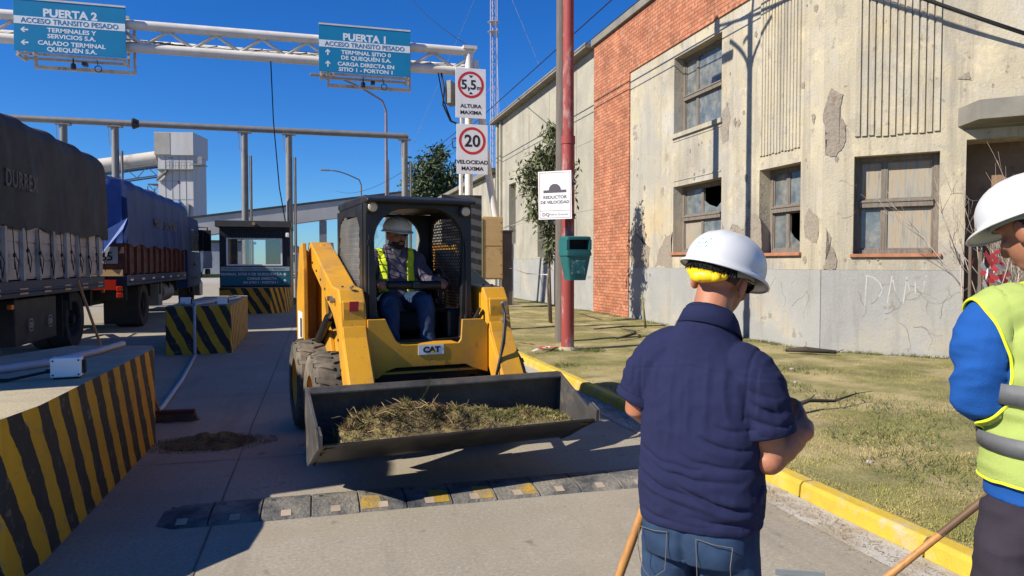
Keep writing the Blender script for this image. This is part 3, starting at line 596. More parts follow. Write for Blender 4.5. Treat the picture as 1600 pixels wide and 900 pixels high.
def sensor(loc,rz,label,s=1.):
    t=thing('sensor_box',label,'sensor box',loc,rz,'sensor boxes on the blocks'); a=.085*s
    w=MB(); w.box(-a,a,-.05,.05,.012,.135*s); w.build('case',M_white,t,bevel=.008)
    w=MB(); w.box(a+.0005,a+.02,-.028,.028,.03,.115*s); w.build('lens_cover',M_black,t,bevel=.004)
    w=MB(); w.lathe([(0,-a-.03),(.014,-a-.03),(.014,-a),(0,-a)],(0,0,.05),'x',10); w.box(-.07,.07,-.04,.04,0,.011); w.build('gland',M_black,t)
    w=MB(); [w.lathe([(.0,-.052),(.006,-.052),(.006,-.05)],(dx,0,dz),'y',8) for dx in (-.07,.07) for dz in (.028,.118*s)]; w.build('screw',M_black,t)
sensor((-1.55,5.10,.82),R(8),'white box with black lens cover on the foreground striped block')
sensor((-2.22,13.35,.83),R(4),'small white box on the left corner of the middle striped block'); sensor((-1.62,13.3,.83),R(4),'small white box on the right corner of the middle striped block')
w=MB(); w.tube([(-2.75,4.95,.86),(-2.2,5.2,.845),(-1.85,5.75,.845),(-1.72,6.35,.845),(-1.66,6.9,.845)],.028,8); w.tube([(-2.2,5.28,.83),(-1.85,5.9,.835),(-1.75,6.4,.835)],.018,8)
for p in ((-2.2,5.2),(-1.85,5.75)): w.cbox((p[0],p[1],.85),(.09,.04,.05),Matrix.Rotation(R(40),3,'Z'))
tag(w.build('conduit',M_pvc,smooth=True),'grey plastic conduit lying across the top of the foreground striped block','conduit')
w=MB()
for k in range(4): w.tube([(-2.35+.03*k,4.9+.03*k,.835),(-2.1,4.98+.05*k,.83+.01*k),(-1.85,5.0+.03*k,.832),(-1.66,5.09,.866)] if k<2 else [(-2.6,5.0,.9),(-2.4,5.1+.02*k,.98),(-2.25,4.98,.9),(-2.15,4.95,.835),(-2.35,4.85,.83)],.009,6)
w.cbox((-2.3,4.92,.845),(.25,.12,.035)); tag(w.build('cable_tangle',M_wire,smooth=False),'black cables running from a junction box to the white box on the foreground block','cable')
w=MB(); w.tube([(-1.55,15.5,.86),(-1.75,14.2,.86),(-2.02,13.1,.86),(-2.03,13.03,.80),(-2.03,13.02,.03),(-2.0,12.9,.02),(-1.75,10.2,.02),(-1.62,8.3,.018),(-1.6,7.3,.018)],.025,8); w.tube([(-1.62,15.4,.90),(-1.9,13.8,.88),(-2.3,13.2,.86)],.02,8)
tag(w.build('conduit',M_pvc,smooth=True),'grey conduit running down the middle block and along the road to the foreground block','conduit')
# brooms
def broom(label,a,b,head_dir,mt=M_wood,hw=.2):
    t=thing('broom',label,'broom',b); w=MB(); w.tube([a,b],.014,8,round_=True); w.build('handle',mt,t,world=True,smooth=True)
    d=Vector(head_dir).normalized(); rot=Matrix.Rotation(math.atan2(d.y,d.x),3,'Z'); c=Vector(b)+d*.12
    w=MB(); w.cbox((c.x,c.y,b[2]+.0),(hw*2,.06,.04),rot); w.build('head',mat('dark red broom head',(.09,.025,.02),.7),t,world=True,bevel=.008)
    w=MB(); rg2=random.Random(5)
    for k in range(260):
        u=rg2.uniform(-hw,hw); v=rg2.uniform(-.025,.025); p=c+d*u+Vector((-d.y,d.x,0))*v; w.tube([(p.x,p.y,b[2]-.02),(p.x+rg2.uniform(-.02,.02)+d.x*.02,p.y+rg2.uniform(-.02,.02),.004)],.004,4)
    w.build('bristles',mat('broom bristles',(.16,.10,.07),.9,.3),t,world=True)
broom('push broom with wooden handle leaning on the end of the foreground block',(-1.62,7.02,.80),(-1.50,7.55,.10),(1,-.05,0))
w=MB(); w.tube([(-1.96,9.0,.95),(-1.93,7.6,.05)],.015,8,round_=True)
t=thing('broom','upright broom with long wooden handle behind the foreground block, near the trailer','broom',(-2.15,8.6,0)); 
w=MB(); w.tube([(-2.55,8.8,1.36),(-2.12,8.6,.10)],.015,8,round_=True); w.build('handle',M_wood,t,world=True,smooth=True)
w=MB(); w.cbox((-2.1,8.6,.07),(.4,.06,.06)); w.build('head',M_dark,t,world=True,bevel=.008)

# ================================================================== KIOSK on the far block
M_kios=mat('black kiosk cladding',(.018,.018,.02),.5,.3,3)
kio=thing('gate_kiosk','black gate kiosk with wide window and teal sign on a striped block','kiosk',(-2.0,24.6,.8))
KX0,KX1,KY0,KY1=-2.98,-.86,23.95,26.3
w=MB(); w.box(KX0,KX0+.12,KY0,KY1,.8,2.62); w.box(KX1-.12,KX1,KY0,KY1,.8,2.62); w.box(KX0+.12,KX1-.12,KY0,KY0+.1,.8,1.50); w.box(KX0+.12,KX1-.12,KY0,KY0+.1,2.38,2.62); w.box(KX0+.12,KX0+.24,KY0,KY0+.1,1.5,2.38); w.box(KX1-.26,KX1-.12,KY0,KY0+.1,1.5,2.38)
w.box(KX0+.12,KX1-.12,KY1-.1,KY1,.8,1.5); w.box(KX0+.12,KX1-.12,KY1-.1,KY1,2.38,2.62); w.box(KX0+.12,KX0+.3,KY1-.1,KY1,1.5,2.38); w.box(KX1-.9,KX1-.12,KY1-.1,KY1,1.5,2.38); w.box(KX0+.12,KX1-.12,KY0+.1,KY1-.1,.8,.85)
w.build('wall',M_kios,kio,world=True)
w=MB(); w.box(KX0-.10,KX1+.04,KY0-.25,KY1+.1,2.70,2.90); w.box(KX0,KX1,KY0,KY1,2.625,2.695); w.build('roof',mat('dark kiosk roof',(.05,.05,.052),.6),kio,world=True,bevel=.01)
w=MB()
for i in range(26): x=KX0+.14+i*.072; w.box(x,x+.05,KY0-.06,KY0-.002,2.36,2.62)
w.build('slatted_fascia',M_kios,kio,world=True)
w=MB(); w.box(KX0+.2,KX1-.24,KY0-.03,KY0-.001,2.33,2.37); w.box(KX0+.2,KX1-.24,KY0-.03,KY0-.001,1.49,1.53); w.box(KX0+.2,KX0+.25,KY0-.03,KY0-.001,1.53,2.33); w.box(KX1-.29,KX1-.24,KY0-.03,KY0-.001,1.53,2.33); fr=w.build('window_frame',M_white,kio,world=True)
M_clear=bpy.data.materials.new('clear glass'); M_clear.use_nodes=True; n,l,b=nodes_of(M_clear); tr=n.new('ShaderNodeBsdfTransparent'); gl=n.new('ShaderNodeBsdfGlossy'); gl.inputs['Roughness'].default_value=.03; mx=n.new('ShaderNodeMixShader'); mx.inputs[0].default_value=.18; l.new(tr.outputs[0],mx.inputs[1]); l.new(gl.outputs[0],mx.inputs[2]); l.new(mx.outputs[0],n['Material Output'].inputs[0])
w=MB(); w.box(KX0+.25,KX1-.29,KY0-.012,KY0-.008,1.53,2.33); w.build('pane',M_clear,fr,world=True)
M_teal=mat('teal sign face',(.012,.115,.16),.5,.08,2)
w=MB(); w.box(KX0+.03,KX1-.01,KY0-.05,KY0-.004,.86,1.46); sg=w.build('sign_board',M_teal,kio,world=True)
w=MB(); w.box(KX0+.04,KX1-.02,KY0-.056,KY0-.0505,1.32,1.45); w.build('band',mat('grey sign band',(.30,.36,.38),.5),sg,world=True)
F=lambda x,z,d=.052:TR(x,KY0-d,z)
text('PUERTA 1   ACCESO TRANSITO PESADO',.095,M_teal,sg,F(-1.93,1.35,.058),sx=1.05); text('TERMINAL SITIO 0 DE QUEQUÉN S.A.',.115,M_pale,sg,F(-2.05,1.18)); text('CARGA DIRECTA',.115,M_pale,sg,F(-1.72,1.04)); text('EN SITIO 1 - PORTON 1',.10,M_pale,sg,F(-1.75,.92))
for zz in (1.2,1.0):
    w=MB(TR(-1.03,KY0-.052,zz)); w.prism([(-.015,-.05),(.015,-.05),(.015,.015),(.045,-.01),(.045,.02),(0,.06),(-.045,.02),(-.045,-.01),(-.015,.015)],-.002,.001,'y'); w.build('arrow',M_pale,sg,world=True)
w=MB(); w.lathe([(0,0),(.05,0),(.05,.16),(0,.2)],(-1.93,KY0-.36,2.80),'y',12); w.build('floodlight',mat('brass lamp',(.45,.33,.12),.4,metal=.6),kio,world=True)
w=MB(); w.cbox((-.93,KY0-.12,2.46),(.1,.2,.14)); w.build('camera',M_white,kio,world=True,bevel=.02)
w=MB(); w.tube([(-.90,24.2,.8),(-.90,24.2,3.55),(-.86,24.2,3.62),(-.8,24.25,3.62)],.05,10)
tag(w.build('conduit',M_steelg,smooth=True),'grey conduit rising with a bent top at the right edge of the kiosk','conduit')

# ================================================================== CABINETS beside the gantry
cab_=thing('electrical_cabinet','tall beige electrical cabinet on legs beside the gantry foot','cabinet',(5.55,22.9,.12)); M_bei=mat('beige cabinet paint',(.48,.33,.15),.6,.1,2,dirt=(.3,.2,.1),dirt_amt=.36,dscale=3)
w=MB(); w.box(5.20,5.90,22.75,23.25,1.03,3.10); w.build('case',M_bei,cab_,world=True,bevel=.015)
w=MB(); w.box(5.26,5.87,22.725,22.748,1.08,2.10); w.box(5.26,5.87,22.725,22.748,2.14,3.05); w.build('door',M_bei,cab_,world=True,bevel=.006)
w=MB(); [w.lathe([(0,0),(.018,0),(.018,.02)],(5.83,22.705,z),'y',8) for z in (1.2,1.5,1.9,2.3,2.6,2.9)]; w.build('bolt',M_dark,cab_,world=True)
w=MB(); w.box(5.22,5.30,22.8,22.9,.1,1.03); w.box(5.8,5.88,22.8,22.9,.1,1.03); w.build('leg',M_steelw,cab_,world=True)
w=MB(); w.box(5.14,5.197,22.7,23.2,1.0,3.05); w.build('side_panel',mat('pale green panel',(.38,.42,.2),.6),cab_,world=True)
w=MB(); w.box(5.93,6.24,22.85,23.4,.1,2.60); w.box(5.90,6.27,22.80,23.45,2.602,2.66); tag(w.build('service_pillar',mat('dark brown pillar',(.075,.065,.065),.7,.25,2),bevel=.01),'dark brown service pillar standing right of the beige cabinet','cabinet')
M_hazg=hazard('faded hazard panel',.95,4.0,(.10,.095,.09),(.022,.022,.024))
t=thing('striped_panel','tall dark board with diagonal faded stripes standing behind the loader cab','striped board',(3.2,14.6,.12)); w=MB(); w.prism([(2.55,3.02),(3.42,3.02),(3.42,.5),(2.55,.5)],15.0,15.06,'y')
w.build('board',M_hazg,t,world=True,bevel=.004); w=MB(); w.box(2.7,2.78,15.061,15.14,.1,2.9); w.box(3.15,3.23,15.061,15.14,.1,2.9); w.build('leg',M_steelg,t,world=True)

# ================================================================== RED LAMP POLE, WOOD POLE, SIGN, BIN
RPX,RPY=4.06,11.3
M_redp=mat('flaking red pole paint',(.30,.05,.045),.7,.2,2,dirt=(.42,.27,.24),dirt_amt=.42,dscale=3.5,stretch=(1,1,.35),bump=.2,fine=.2)
rp=thing('lamp_post','red painted steel lamp post with flaking paint on the verge','lamp post',(RPX,RPY,.12))
w=MB(); w.tube([(RPX,RPY,.05),(RPX,RPY,3.55)],.108,20); w.tube([(RPX,RPY,3.55),(RPX,RPY,3.68)],[.118,.118],20); w.tube([(RPX,RPY,3.68),(RPX,RPY,9.4)],[.096,.08],20); w.build('pole',M_redp,rp,world=True,auto=50)
w=MB(); w.tube([(RPX+1.0*s*t_,RPY,8.6+ (1.1*t_**.5)) for s in (1,) for t_ in np.linspace(0,1,8)],.04,8); w.tube([(RPX-1.0*t_,RPY,8.6+1.1*t_**.5) for t_ in np.linspace(0,1,8)],.04,8)
w.tube([(RPX,RPY+.7*t_,8.2+.9*t_**.5) for t_ in np.linspace(0,1,8)],.04,8); w.tube([(RPX,RPY-.7*t_,8.2+.9*t_**.5) for t_ in np.linspace(0,1,8)],.04,8); w.build('bracket_arm',M_redp,rp,world=True,smooth=True)
w=MB(); w.lathe([(0,.0),(.17,0),(.17,.06),(.12,.11),(0,.11)],(RPX,RPY,.04),'z',16); w.build('footing',M_conc,rp,world=True)
WPX,WPY=4.385,12.55
wp=thing('wooden_pole','grey wooden utility pole standing close behind the red lamp post','utility pole',(WPX,WPY,.1)); w=MB(); w.tube([(WPX,WPY,0),(WPX,WPY,9.4)],[.125,.10],14); w.build('pole',mat('grey weathered wood',(.16,.135,.115),.9,.25,3,stretch=(12,12,.7),fine=.3,bump=.4),wp,world=True,auto=50)
w=MB(); w.box(WPX-.06,WPX+.06,WPY-.6,WPY+.6,8.5,8.62); w.build('crossarm',M_wood,wp,world=True)
F=frame((3.72,10.98,2.66),(.86,-.51,0))@RY(R(-1))
sg=thing('warning_sign','white bent sign reading REDUCTOR DE VELOCIDAD fixed to the red post','road sign',(3.70,11.05,2.2))
w=MB(F); w.box(-.275,.275,-.008,.008,-.39,.39); w.build('panel',M_white,sg,world=True,bevel=.003)
M_mar=mat('maroon sign line',(.36,.05,.05),.5); M_gry=mat('grey sign ink',(.10,.085,.10),.5)
w=MB(F); 
for a in ((-.255,.255,.362,.368),(-.255,.255,-.368,-.362),(-.255,-.249,-.362,.362),(.249,.255,-.362,.362),(-.249,.249,-.252,-.246)): w.box(a[0],a[1],-.0095,-.0082,a[2],a[3])
w.build('border',M_mar,sg,world=True)
w=MB(F); w.prism([(-.19,.04),(.19,.04),(.19,.085),(.10,.085)]+[(.10*math.cos(a),.085+.10*math.sin(a)) for a in np.linspace(.15,math.pi-.15,14)]+[(-.10,.085),(-.19,.085)],-.0098,-.0083,'y'); w.build('bump_symbol',M_gry,sg,world=True)
FF=lambda x,z:F@TR(x,-.0088,z)
text('REDUCTOR',.070,M_gry,sg,FF(0,-.055),bold=.002,sx=1.05); text('DE VELOCIDAD',.066,M_gry,sg,FF(0,-.135),bold=.002,sx=1.02); text('Puerto Quequén',.046,M_bluetxt,sg,FF(.06,-.325)); text('DQ',.075,M_ink,sg,FF(-.155,-.335),bold=.001)
w=MB(); w.box(3.98,4.14,11.14,11.19,2.86,2.90); w.box(3.98,4.14,11.14,11.19,2.34,2.38); w.box(4.0,4.03,11.05,11.2,2.35,2.37); w.build('bracket',M_dark,sg,world=True)
# bin
bn=thing('litter_bin','green plastic litter bin with open slot strapped to the red post','litter bin',(4.07,10.98,1.3)); M_binp=mat('green bin plastic',(.018,.115,.115),.5,.12,3,dirt=(.10,.16,.14),dirt_amt=.3,dscale=5)
T=TR(4.07,10.98,1.28)@RZ(R(4))
def rrect(a,b,r,n_=5): return [(sx*(a-r)+r*math.cos(t+o),sy*(b-r)+r*math.sin(t+o)) for sx,sy,o in ((1,1,0),(-1,1,math.pi/2),(-1,-1,math.pi),(1,-1,1.5*math.pi)) for t in np.linspace(0,math.pi/2,n_)]
w=MB(T); w.loft([[(x,y,z) for x,y in rrect(a,b,.04)] for z,a,b in ((0,.155,.11),(.40,.215,.16))]); w.build('body',M_binp,bn,world=True,auto=40)
w=MB(T); w.loft([[(x,y,z) for x,y in rrect(a,b,.04)] for z,a,b in ((.40,.23,.172),(.455,.23,.172),(.458,.222,.165),(.50,.222,.165))]); 
w.box(-.22,-.175,-.165,.165,.50,.66); w.box(.175,.22,-.165,.165,.50,.66); w.box(-.175,.175,.02,.165,.50,.66); w.loft([[(x,y,z) for x,y in rrect(a,b,.045)] for z,a,b in ((.66,.222,.165),(.70,.222,.165),(.715,.20,.145))]); w.build('hood',M_binp,bn,world=True,auto=40)
w=MB(T); w.box(-.174,.174,-.06,.018,.502,.658); w.build('slot_shade',M_void,bn,world=True)  # near-black block puts the shade inside the slot into colour
w=MB(T@RX(R(7.2))); w.box(-.125,.11,-.122,-.117,.12,.345); w.build('faded_sticker',mat('faded teal sticker',(.02,.16,.17),.5,.2,8,dirt=(.5,.52,.45),dirt_amt=.40,dscale=14),bn,world=True)
# ================================================================== WIRES
def wire(p,q,sag,r,label,n_=24):
    w=MB(); p,q=Vector(p),Vector(q); w.tube([tuple(p.lerp(q,t_)+Vector((0,0,-4*sag*t_*(1-t_)))) for t_ in np.linspace(0,1,n_)],r,6); return tag(w.build('overhead_wire',M_wire,smooth=True),label,'overhead wire')
wire((6.5,-12,7.55),(6.5,75,7.55),.0,.016,'thin black overhead wire running along the old building roofline',3)
wire((6.7,-12,7.2),(6.7,75,7.2),.0,.012,'lower black overhead wire alongside the annex wall',3)
wire((WPX,WPY,9.3),(10.6,7.3,4.3),.25,.03,'thick black service cable dropping to the right across the ribbed plaster')
wire((4.9,GY,8.6),(7.4,60,24),.3,.014,'thin wire rising steeply from the right end of the gantry')
wire((4.8,GY,6.2),(1.7,70,8.5),1.0,.012,'slack thin wire from the gantry post towards the far lamps')
# ================================================================== MAST, FAR LAMPS
M_mast=mat('pale red and white mast paint',(.36,.34,.38),.6,.2,.2)
mas=thing('lattice_mast','tall thin lattice radio mast behind the gantry','mast',(27.6,112,0)); w=MB(); B=Vector((27.0,110,0)); leg=[(0,.62),(.54,-.31),(-.54,-.31)]
for x,y in leg: w.tube([(B.x+x,B.y+y,0),(B.x+x,B.y+y,58)],.07,5)
for k in range(48):
    for i in range(3):
        a,b=leg[i],leg[(i+1)%3]; w.tube([(B.x+a[0],B.y+a[1],k*1.2),(B.x+b[0],B.y+b[1],(k+1)*1.2)],.035,4)
w.build('lattice',M_mast,mas,world=True)
w=MB(); [w.tube([(B.x,B.y,z),(B.x+dx,B.y+dy,0)],.03,4) for z in (30,50) for dx,dy in ((25,5),(-6,-30),(-20,20))]; w.build('guy_wire',M_mast,mas,world=True)
w=MB(); [w.lathe([(.9,-.05),(.95,0),(.9,.05)],(B.x,B.y,z),'z',12) for z in (38,39.5)]; w.build('antenna_ring',M_mast,mas,world=True)
def lamp(label,x,y,h,ax,L,col,rise=.6):
    t=thing('street_lamp',label,'street lamp',(x,y,0),0,'curved arm street lamps in the yard'); M_=mat('lamp paint '+label[:9],col,.6)
    w=MB(); w.tube([(x,y,0),(x,y,h*.95)],[.10,.07],8); w.build('pole',M_,t,world=True,smooth=True)
    pts=[(x,y,h*.9),(x,y,h*.96)]+[(x+ax*L*t_,y,h+rise*math.sin(t_*1.57)) for t_ in np.linspace(.06,1,7)]
    w=MB(); w.tube(pts,.055,7); w.build('arm',M_,t,world=True,smooth=True); p=pts[-1]
    w=MB(); w.cbox((p[0]+ax*.35,y,p[2]),(.75,.28,.12)); w.build('lamp_head',M_steelg,t,world=True,bevel=.03)
lamp('reddish street lamp with a long arm reaching left above the kiosk',3.7,40,10.4,-1,3.3,(.15,.10,.10),1.3)
lamp('smaller distant street lamp with a short curved arm right of the kiosk',3.6,62,8.6,-1,2.6,(.10,.09,.10),.8)
lamp('low street lamp with a straight arm left of the silo tower',-20.2,56,8.7,1,2.6,(.35,.25,.2),.3)
w=MB(); w.tube([(5.3,56,0),(5.3,56,9.6)],.1,8); tag(w.build('far_post',M_steelg,smooth=True),'thin pale pole rising above the conveyor behind the cab','post')
# ================================================================== SILO TOWER + CONVEYORS
M_clad=mat('white corrugated cladding',(.40,.40,.40),.6,.10,.35,dirt=(.36,.35,.33),dirt_amt=.42,dscale=.3,stretch=(1.5,1.5,.15))
add_layer(M_clad,(.36,.36,.36),6,.5,.6,(1,1,.02),.5)
sil=thing('silo_tower','tall white corrugated silo elevator tower in the distance above the kiosk','silo tower',(-20.8,126,0)); w=MB(RZ(R(8))); c=Matrix.Translation((-21.2,126,0))@RZ(R(-12))@Matrix.Diagonal((.82,.82,.98,1)); w.T=c
w.box(-3.55,3.1,-2.4,4.5,0,19.2); w.build('tower',M_clad,sil,world=True)
w=MB(c); w.box(-4.0,3.35,-2.9,4.9,19.2,22.9); w.build('head_house',M_clad,sil,world=True)
w=MB(c)
w.box(-3.6,3.3,-3.5,-2.42,16.8,16.9)
for x in np.arange(-1.5,3.4,.55): w.box(x,x+.07,-3.5,-3.43,16.9,18.0)
w.box(-1.5,3.3,-3.5,-3.43,17.95,18.05); w.box(-1.5,3.3,-3.5,-3.43,17.4,17.47); w.prism([(-1.6,16.85),(-3.6,15.3),(-3.6,15.0),(-1.6,16.5)],-3.4,-2.6,'y'); w.box(3.1,5.2,-3.5,-.5,17.6,17.75); w.box(4.4,5.2,-3.5,-3.4,17.7,18.9); w.build('walkway',M_steelg,sil,world=True)
w=MB(c); w.box(-3.98,-1.0,-2.96,-2.905,19.3,22.8); w.build('darker_panel',mat('darker grey sheet',(.26,.25,.23),.7,.15,.5),sil,world=True)  # flat darker sheet over the left part of the head house
w=MB(c)
for z in (3,6,9,12,15): w.box(-3.56,3.11,-2.44,-2.402,z,z+.08)
for x in (-2.2,-.9,.4,1.7): w.box(x,x+.07,-2.45,-2.403,0,19.1)
w.build('sheet_seam',M_steelg,sil,world=True)
w=MB(c); w.box(-1.5,-.7,-2.45,-2.405,17,18.9); w.build('door',mat('grey-blue door',(.22,.26,.32),.6),sil,world=True)
w=MB(c); [w.box(.2,.55,-2.46,-2.402,z,z+.4) for z in (14.6,11.6,8.8)]; w.build('window',M_dark,sil,world=True)
w=MB(c); w.prism([(.8,6.5),(3.0,6.2),(3.0,5.6),(.2,6.0)],-4.2,-2.42,'y'); w.prism([(1.6,7),(2.1,7),(2.5,11.2),(1.9,11.4)],-3.2,-2.42,'y'); w.box(1.4,2.3,-3.3,-2.42,8.3,9.0); w.build('chute',M_steelg,sil,world=True)
w=MB(c)
for x,y in ((-6.6,0),(-4.2,0),(-6.6,3),(-4.2,3)): w.tube([(x,y,0),(x,y,14.4)],.10,5)
for k in range(5):
    z=2+k*2.6; w.tube([(-6.6,0,z),(-4.2,0,z+2.4)],.07,4); w.tube([(-4.2,0,z),(-6.6,0,z+2.4)],.07,4); w.box(-6.6,-3.5,-.1,3,z+2.3,z+2.4)
w.build('stair_frame',mat('weathered red-brown steel',(.20,.13,.12),.7),sil,world=True)
con=thing('conveyor','inclined covered conveyor on a blue truss running left from the silo tower','conveyor',(-40,128,0)); T0=Vector((-24.8,126.5,18.6)); T1=Vector((-75,131,10.0)); d=(T1-T0).normalized(); upv=Vector((0,0,1)); 
w=MB(); w.tube([tuple(T0),tuple(T1)],1.15,14); w.build('cover',mat('dusty conveyor cover',(.46,.42,.36),.7,.15,.4,dirt=(.28,.22,.18),dirt_amt=.4,dscale=.5),con,world=True,auto=50)
w=MB(); L_=(T1-T0).length
for k in (0,1): w.tube([tuple(T0+Vector((0,-1.+2*k,-1.3))),tuple(T1+Vector((0,-1+2*k,-1.3)))],.16,5); w.tube([tuple(T0+Vector((0,-1.+2*k,-2.9))),tuple(T1+Vector((0,-1+2*k,-2.9)))],.12,5)
for i in range(34):
    a=T0+d*(L_*i/34); bb=T0+d*(L_*(i+1)/34); z0,z1=((-1.3,-2.9) if i%2 else (-2.9,-1.3)); w.tube([tuple(a+Vector((0,-1,z0))),tuple(bb+Vector((0,-1,z1)))],.08,4)
w.build('truss',mat('blue grey truss steel',(.06,.085,.13),.6),con,world=True)
gal=thing('conveyor_gallery','long pale conveyor gallery sloping up to the right behind kiosk and loader','conveyor',(0,92,0)); w=MB(); Y=92
w.prism([(-16,4.5),(-16,6.7),(26,12.9),(26,10.9)],Y,Y+2.2,'y'); w.build('gallery',mat('pale gallery cladding',(.36,.35,.33),.7,.12,.4),gal,world=True)
w=MB(); w.prism([(-16,6.72),(-16,6.95),(26,13.15),(26,12.92)],Y-.15,Y+2.4,'y'); w.build('roof',M_dark,gal,world=True)
w=MB(); [w.prism([(x,4.5+(x+16)*.1524+.02),(x+.7,4.5+(x+.7+16)*.1524+.02),(x+.7,6.7+(x+.7+16)*.1476),(x,6.7+(x+16)*.1476)],Y-.02,Y-.003,'y') for x in (3.3,6.8,9.9)]; w.build('yellow_panel',mat('ochre stained panel',(.40,.32,.16),.7),gal,world=True)
for x in (-9,.2,10,20): w=MB(); z=4.5+(x+16)*.1524; w.box(x,x+.9,Y+.4,Y+1.8,0,z-.01); w.build('pillar',M_steelg,gal,world=True)
# ---- small far things between truck, kiosk and loader
w=MB(); w.prism([(-19.5,0),(-8.5,0),(-8.5,4.2),(-19.5,4.2)],96,104,'y'); w.mi=1; w.box(-19.8,-8.2,95.7,104.3,4.2,4.5); tag(w.build('warehouse',[mat('pale blue-grey sheeting',(.30,.34,.42),.6),M_dark],bevel=.02),'low pale blue-grey shed far behind the kiosk','building')
w=MB(); [w.lathe([(1.3,0),(1.3,7.5),(.3,8.6),(0,8.6)],(x,112,0),'z',18) for x in (-22.4,)]; tag(w.build('storage_bin',M_clad,auto=40),'pale cylindrical storage bin far beyond the blue truck cab','storage bin')
w=MB(); w.box(-22,-6,88,88.3,0,.35); tag(w.build('far_kerb',mat('yellow far kerb',(.5,.38,.08),.8)),kind='structure')
def far_truck(x,y,col,label):
    t=thing('parked_truck',label,'truck',(x,y,0),0,'distant trucks in the yard'); w=MB(); w.box(x-1.2,x+1.2,y+2.2,y+9,1.0,2.0); w.prism([(x-1.25,2.0),(x+1.25,2.0),(x+1.1,3.5),(x-1.1,3.5)],y+2.2,y+9,'y'); w.build('body',mat('far truck load '+label[:6],(.12,.13,.15),.8),t,world=True)
    w=MB(); w.box(x-1.2,x+1.2,y,y+2,.6,2.7); w.build('cab',mat('far truck cab '+label[:6],col,.4),t,world=True,bevel=.15); w=MB(); w.box(x-1.05,x+1.05,y-.02,y-.003,1.75,2.5); w.build('windscreen',M_glassd,t,world=True)
    for xx in (-1.15,.85):
        for yy in (.9,6,7.3): w=MB(); w.lathe([(0,0),(.48,0),(.48,.3),(0,.3)],(x+xx,y+yy,.48),'x',14); w.build('wheel',M_black,t,world=True)
far_truck(.3,66,(.55,.55,.54),'white distant truck seen between kiosk and loader'); far_truck(-3.2,78,(.5,.5,.48),'pale distant truck seen through the kiosk window')
far_truck(-13.6,84,(.42,.45,.5),'grey distant truck beside the far shed')
p=thing('car','dark small car parked far off between kiosk and loader','car',(.9,58,0)); w=MB(); w.box(0,1.75,58,62,.35,.95); w.prism([(.15,.95),(1.6,.95),(1.4,1.5),(.35,1.5)],58.8,61.3,'y'); w.build('body',mat('dark car paint',(.06,.06,.07),.3),p,world=True,bevel=.08)
for xx in (.02,1.6):
    for yy in (58.8,61.2): w=MB(); w.lathe([(0,0),(.32,0),(.32,.14),(0,.14)],(xx,yy,.32),'x',12); w.build('wheel',M_black,p,world=True)
# ================================================================== TREES
def leafmat(name,c): return mat(name,c,.6,.45,1.8,spec=.3,dirt=(c[0]*1.6,c[1]*1.45,c[2]*1.3),dirt_amt=.42,dscale=3.)
def tree(label,base,trunk,clumps,leaf,n,lm,seed,droop=.2,name='tree'):
    t=thing(name,label,'tree',base); rr=random.Random(seed); w=MB(); w.tube(trunk[0],trunk[1],8)
    top=Vector(trunk[0][-1]); mid=Vector(trunk[0][len(trunk[0])//2])
    for c,r in clumps: w.tube([tuple(mid.lerp(top,rr.random())),tuple((Vector(c)+top)/2+Vector((0,0,-.05))),tuple(c)],[trunk[1][-1]*.8,trunk[1][-1]*.5,.006],5)
    w.build('trunk',mat('bark '+label[:8],(.10,.075,.055),.9,.3,6,bump=.5),t,world=True,smooth=True)
    w=MB()
    for c,r in clumps:
        for k in range(int(n*r[0]*r[2])):
            u=Vector((rr.gauss(0,.42),rr.gauss(0,.42),rr.gauss(0,.42))); p=Vector(c)+Vector((u.x*r[0],u.y*r[1],u.z*r[2]))
            d=Vector((rr.uniform(-1,1),rr.uniform(-1,1),rr.uniform(-1,.6)-droop)).normalized(); s=d.cross(Vector((rr.uniform(-1,1),rr.uniform(-1,1),rr.uniform(-1,1)))).normalized(); L=leaf*rr.uniform(.6,1.3); ww=L*.16
            w.add([tuple(p),tuple(p+d*L*.5+s*ww),tuple(p+d*L),tuple(p+d*L*.5-s*ww)],[(0,1,2,3)])
    w.build('crown',lm,t,world=True)
tree('slim young eucalyptus tree half hidden behind the red post',(5.45,16.5,.12),([(5.5,16.5,.1),(5.45,16.5,1.6),(5.42,16.5,3.0),(5.5,16.5,4.5)],[.03,.026,.02,.012]),
  [((5.55,16.5,4.75),(.28,.28,.35)),((5.4,16.5,4.2),(.45,.4,.4)),((5.05,16.4,3.75),(.5,.4,.4)),((5.75,16.6,3.9),(.5,.4,.4)),((5.25,16.5,3.3),(.55,.45,.4)),((5.65,16.4,3.1),(.4,.4,.4)),((5.2,16.5,2.8),(.35,.35,.35)),((5.5,16.5,2.35),(.28,.3,.4)),((5.45,16.5,1.9),(.16,.16,.35))],.16,2600,leafmat('grey green leaves',(.10,.115,.05)),5,.5)
tree('large dark tree behind the speed limit sign',(9.0,60,0),([(9.6,58,0),(9.6,58,4),(9.4,58,8)],[.3,.25,.12]),
  [((9.0,58,9.3),(1.7,1.7,1.6)),((8.0,58,8.2),(1.3,1.5,1.5)),((10.2,58,8.4),(1.9,1.6,1.6)),((8.9,58,7.0),(1.8,1.6,1.4)),((10.5,58,6.5),(1.8,1.6,1.5)),((8.2,58,5.8),(1.2,1.3,1.1)),((9.6,58,10.6),(.9,.9,.9))],.5,300,leafmat('dark green leaves',(.05,.075,.03)),8)
w=MB(); w.tube([(5.55,16.75,.1),(5.5,16.8,1.0),(5.6,16.8,2.1)],[.035,.03,.022],7); tag(w.build('tree_stake',mat('rough stake wood',(.16,.125,.085),.9,.3,8),smooth=True),'crooked wooden stake beside the slim tree with barrier tape tied on','stake')
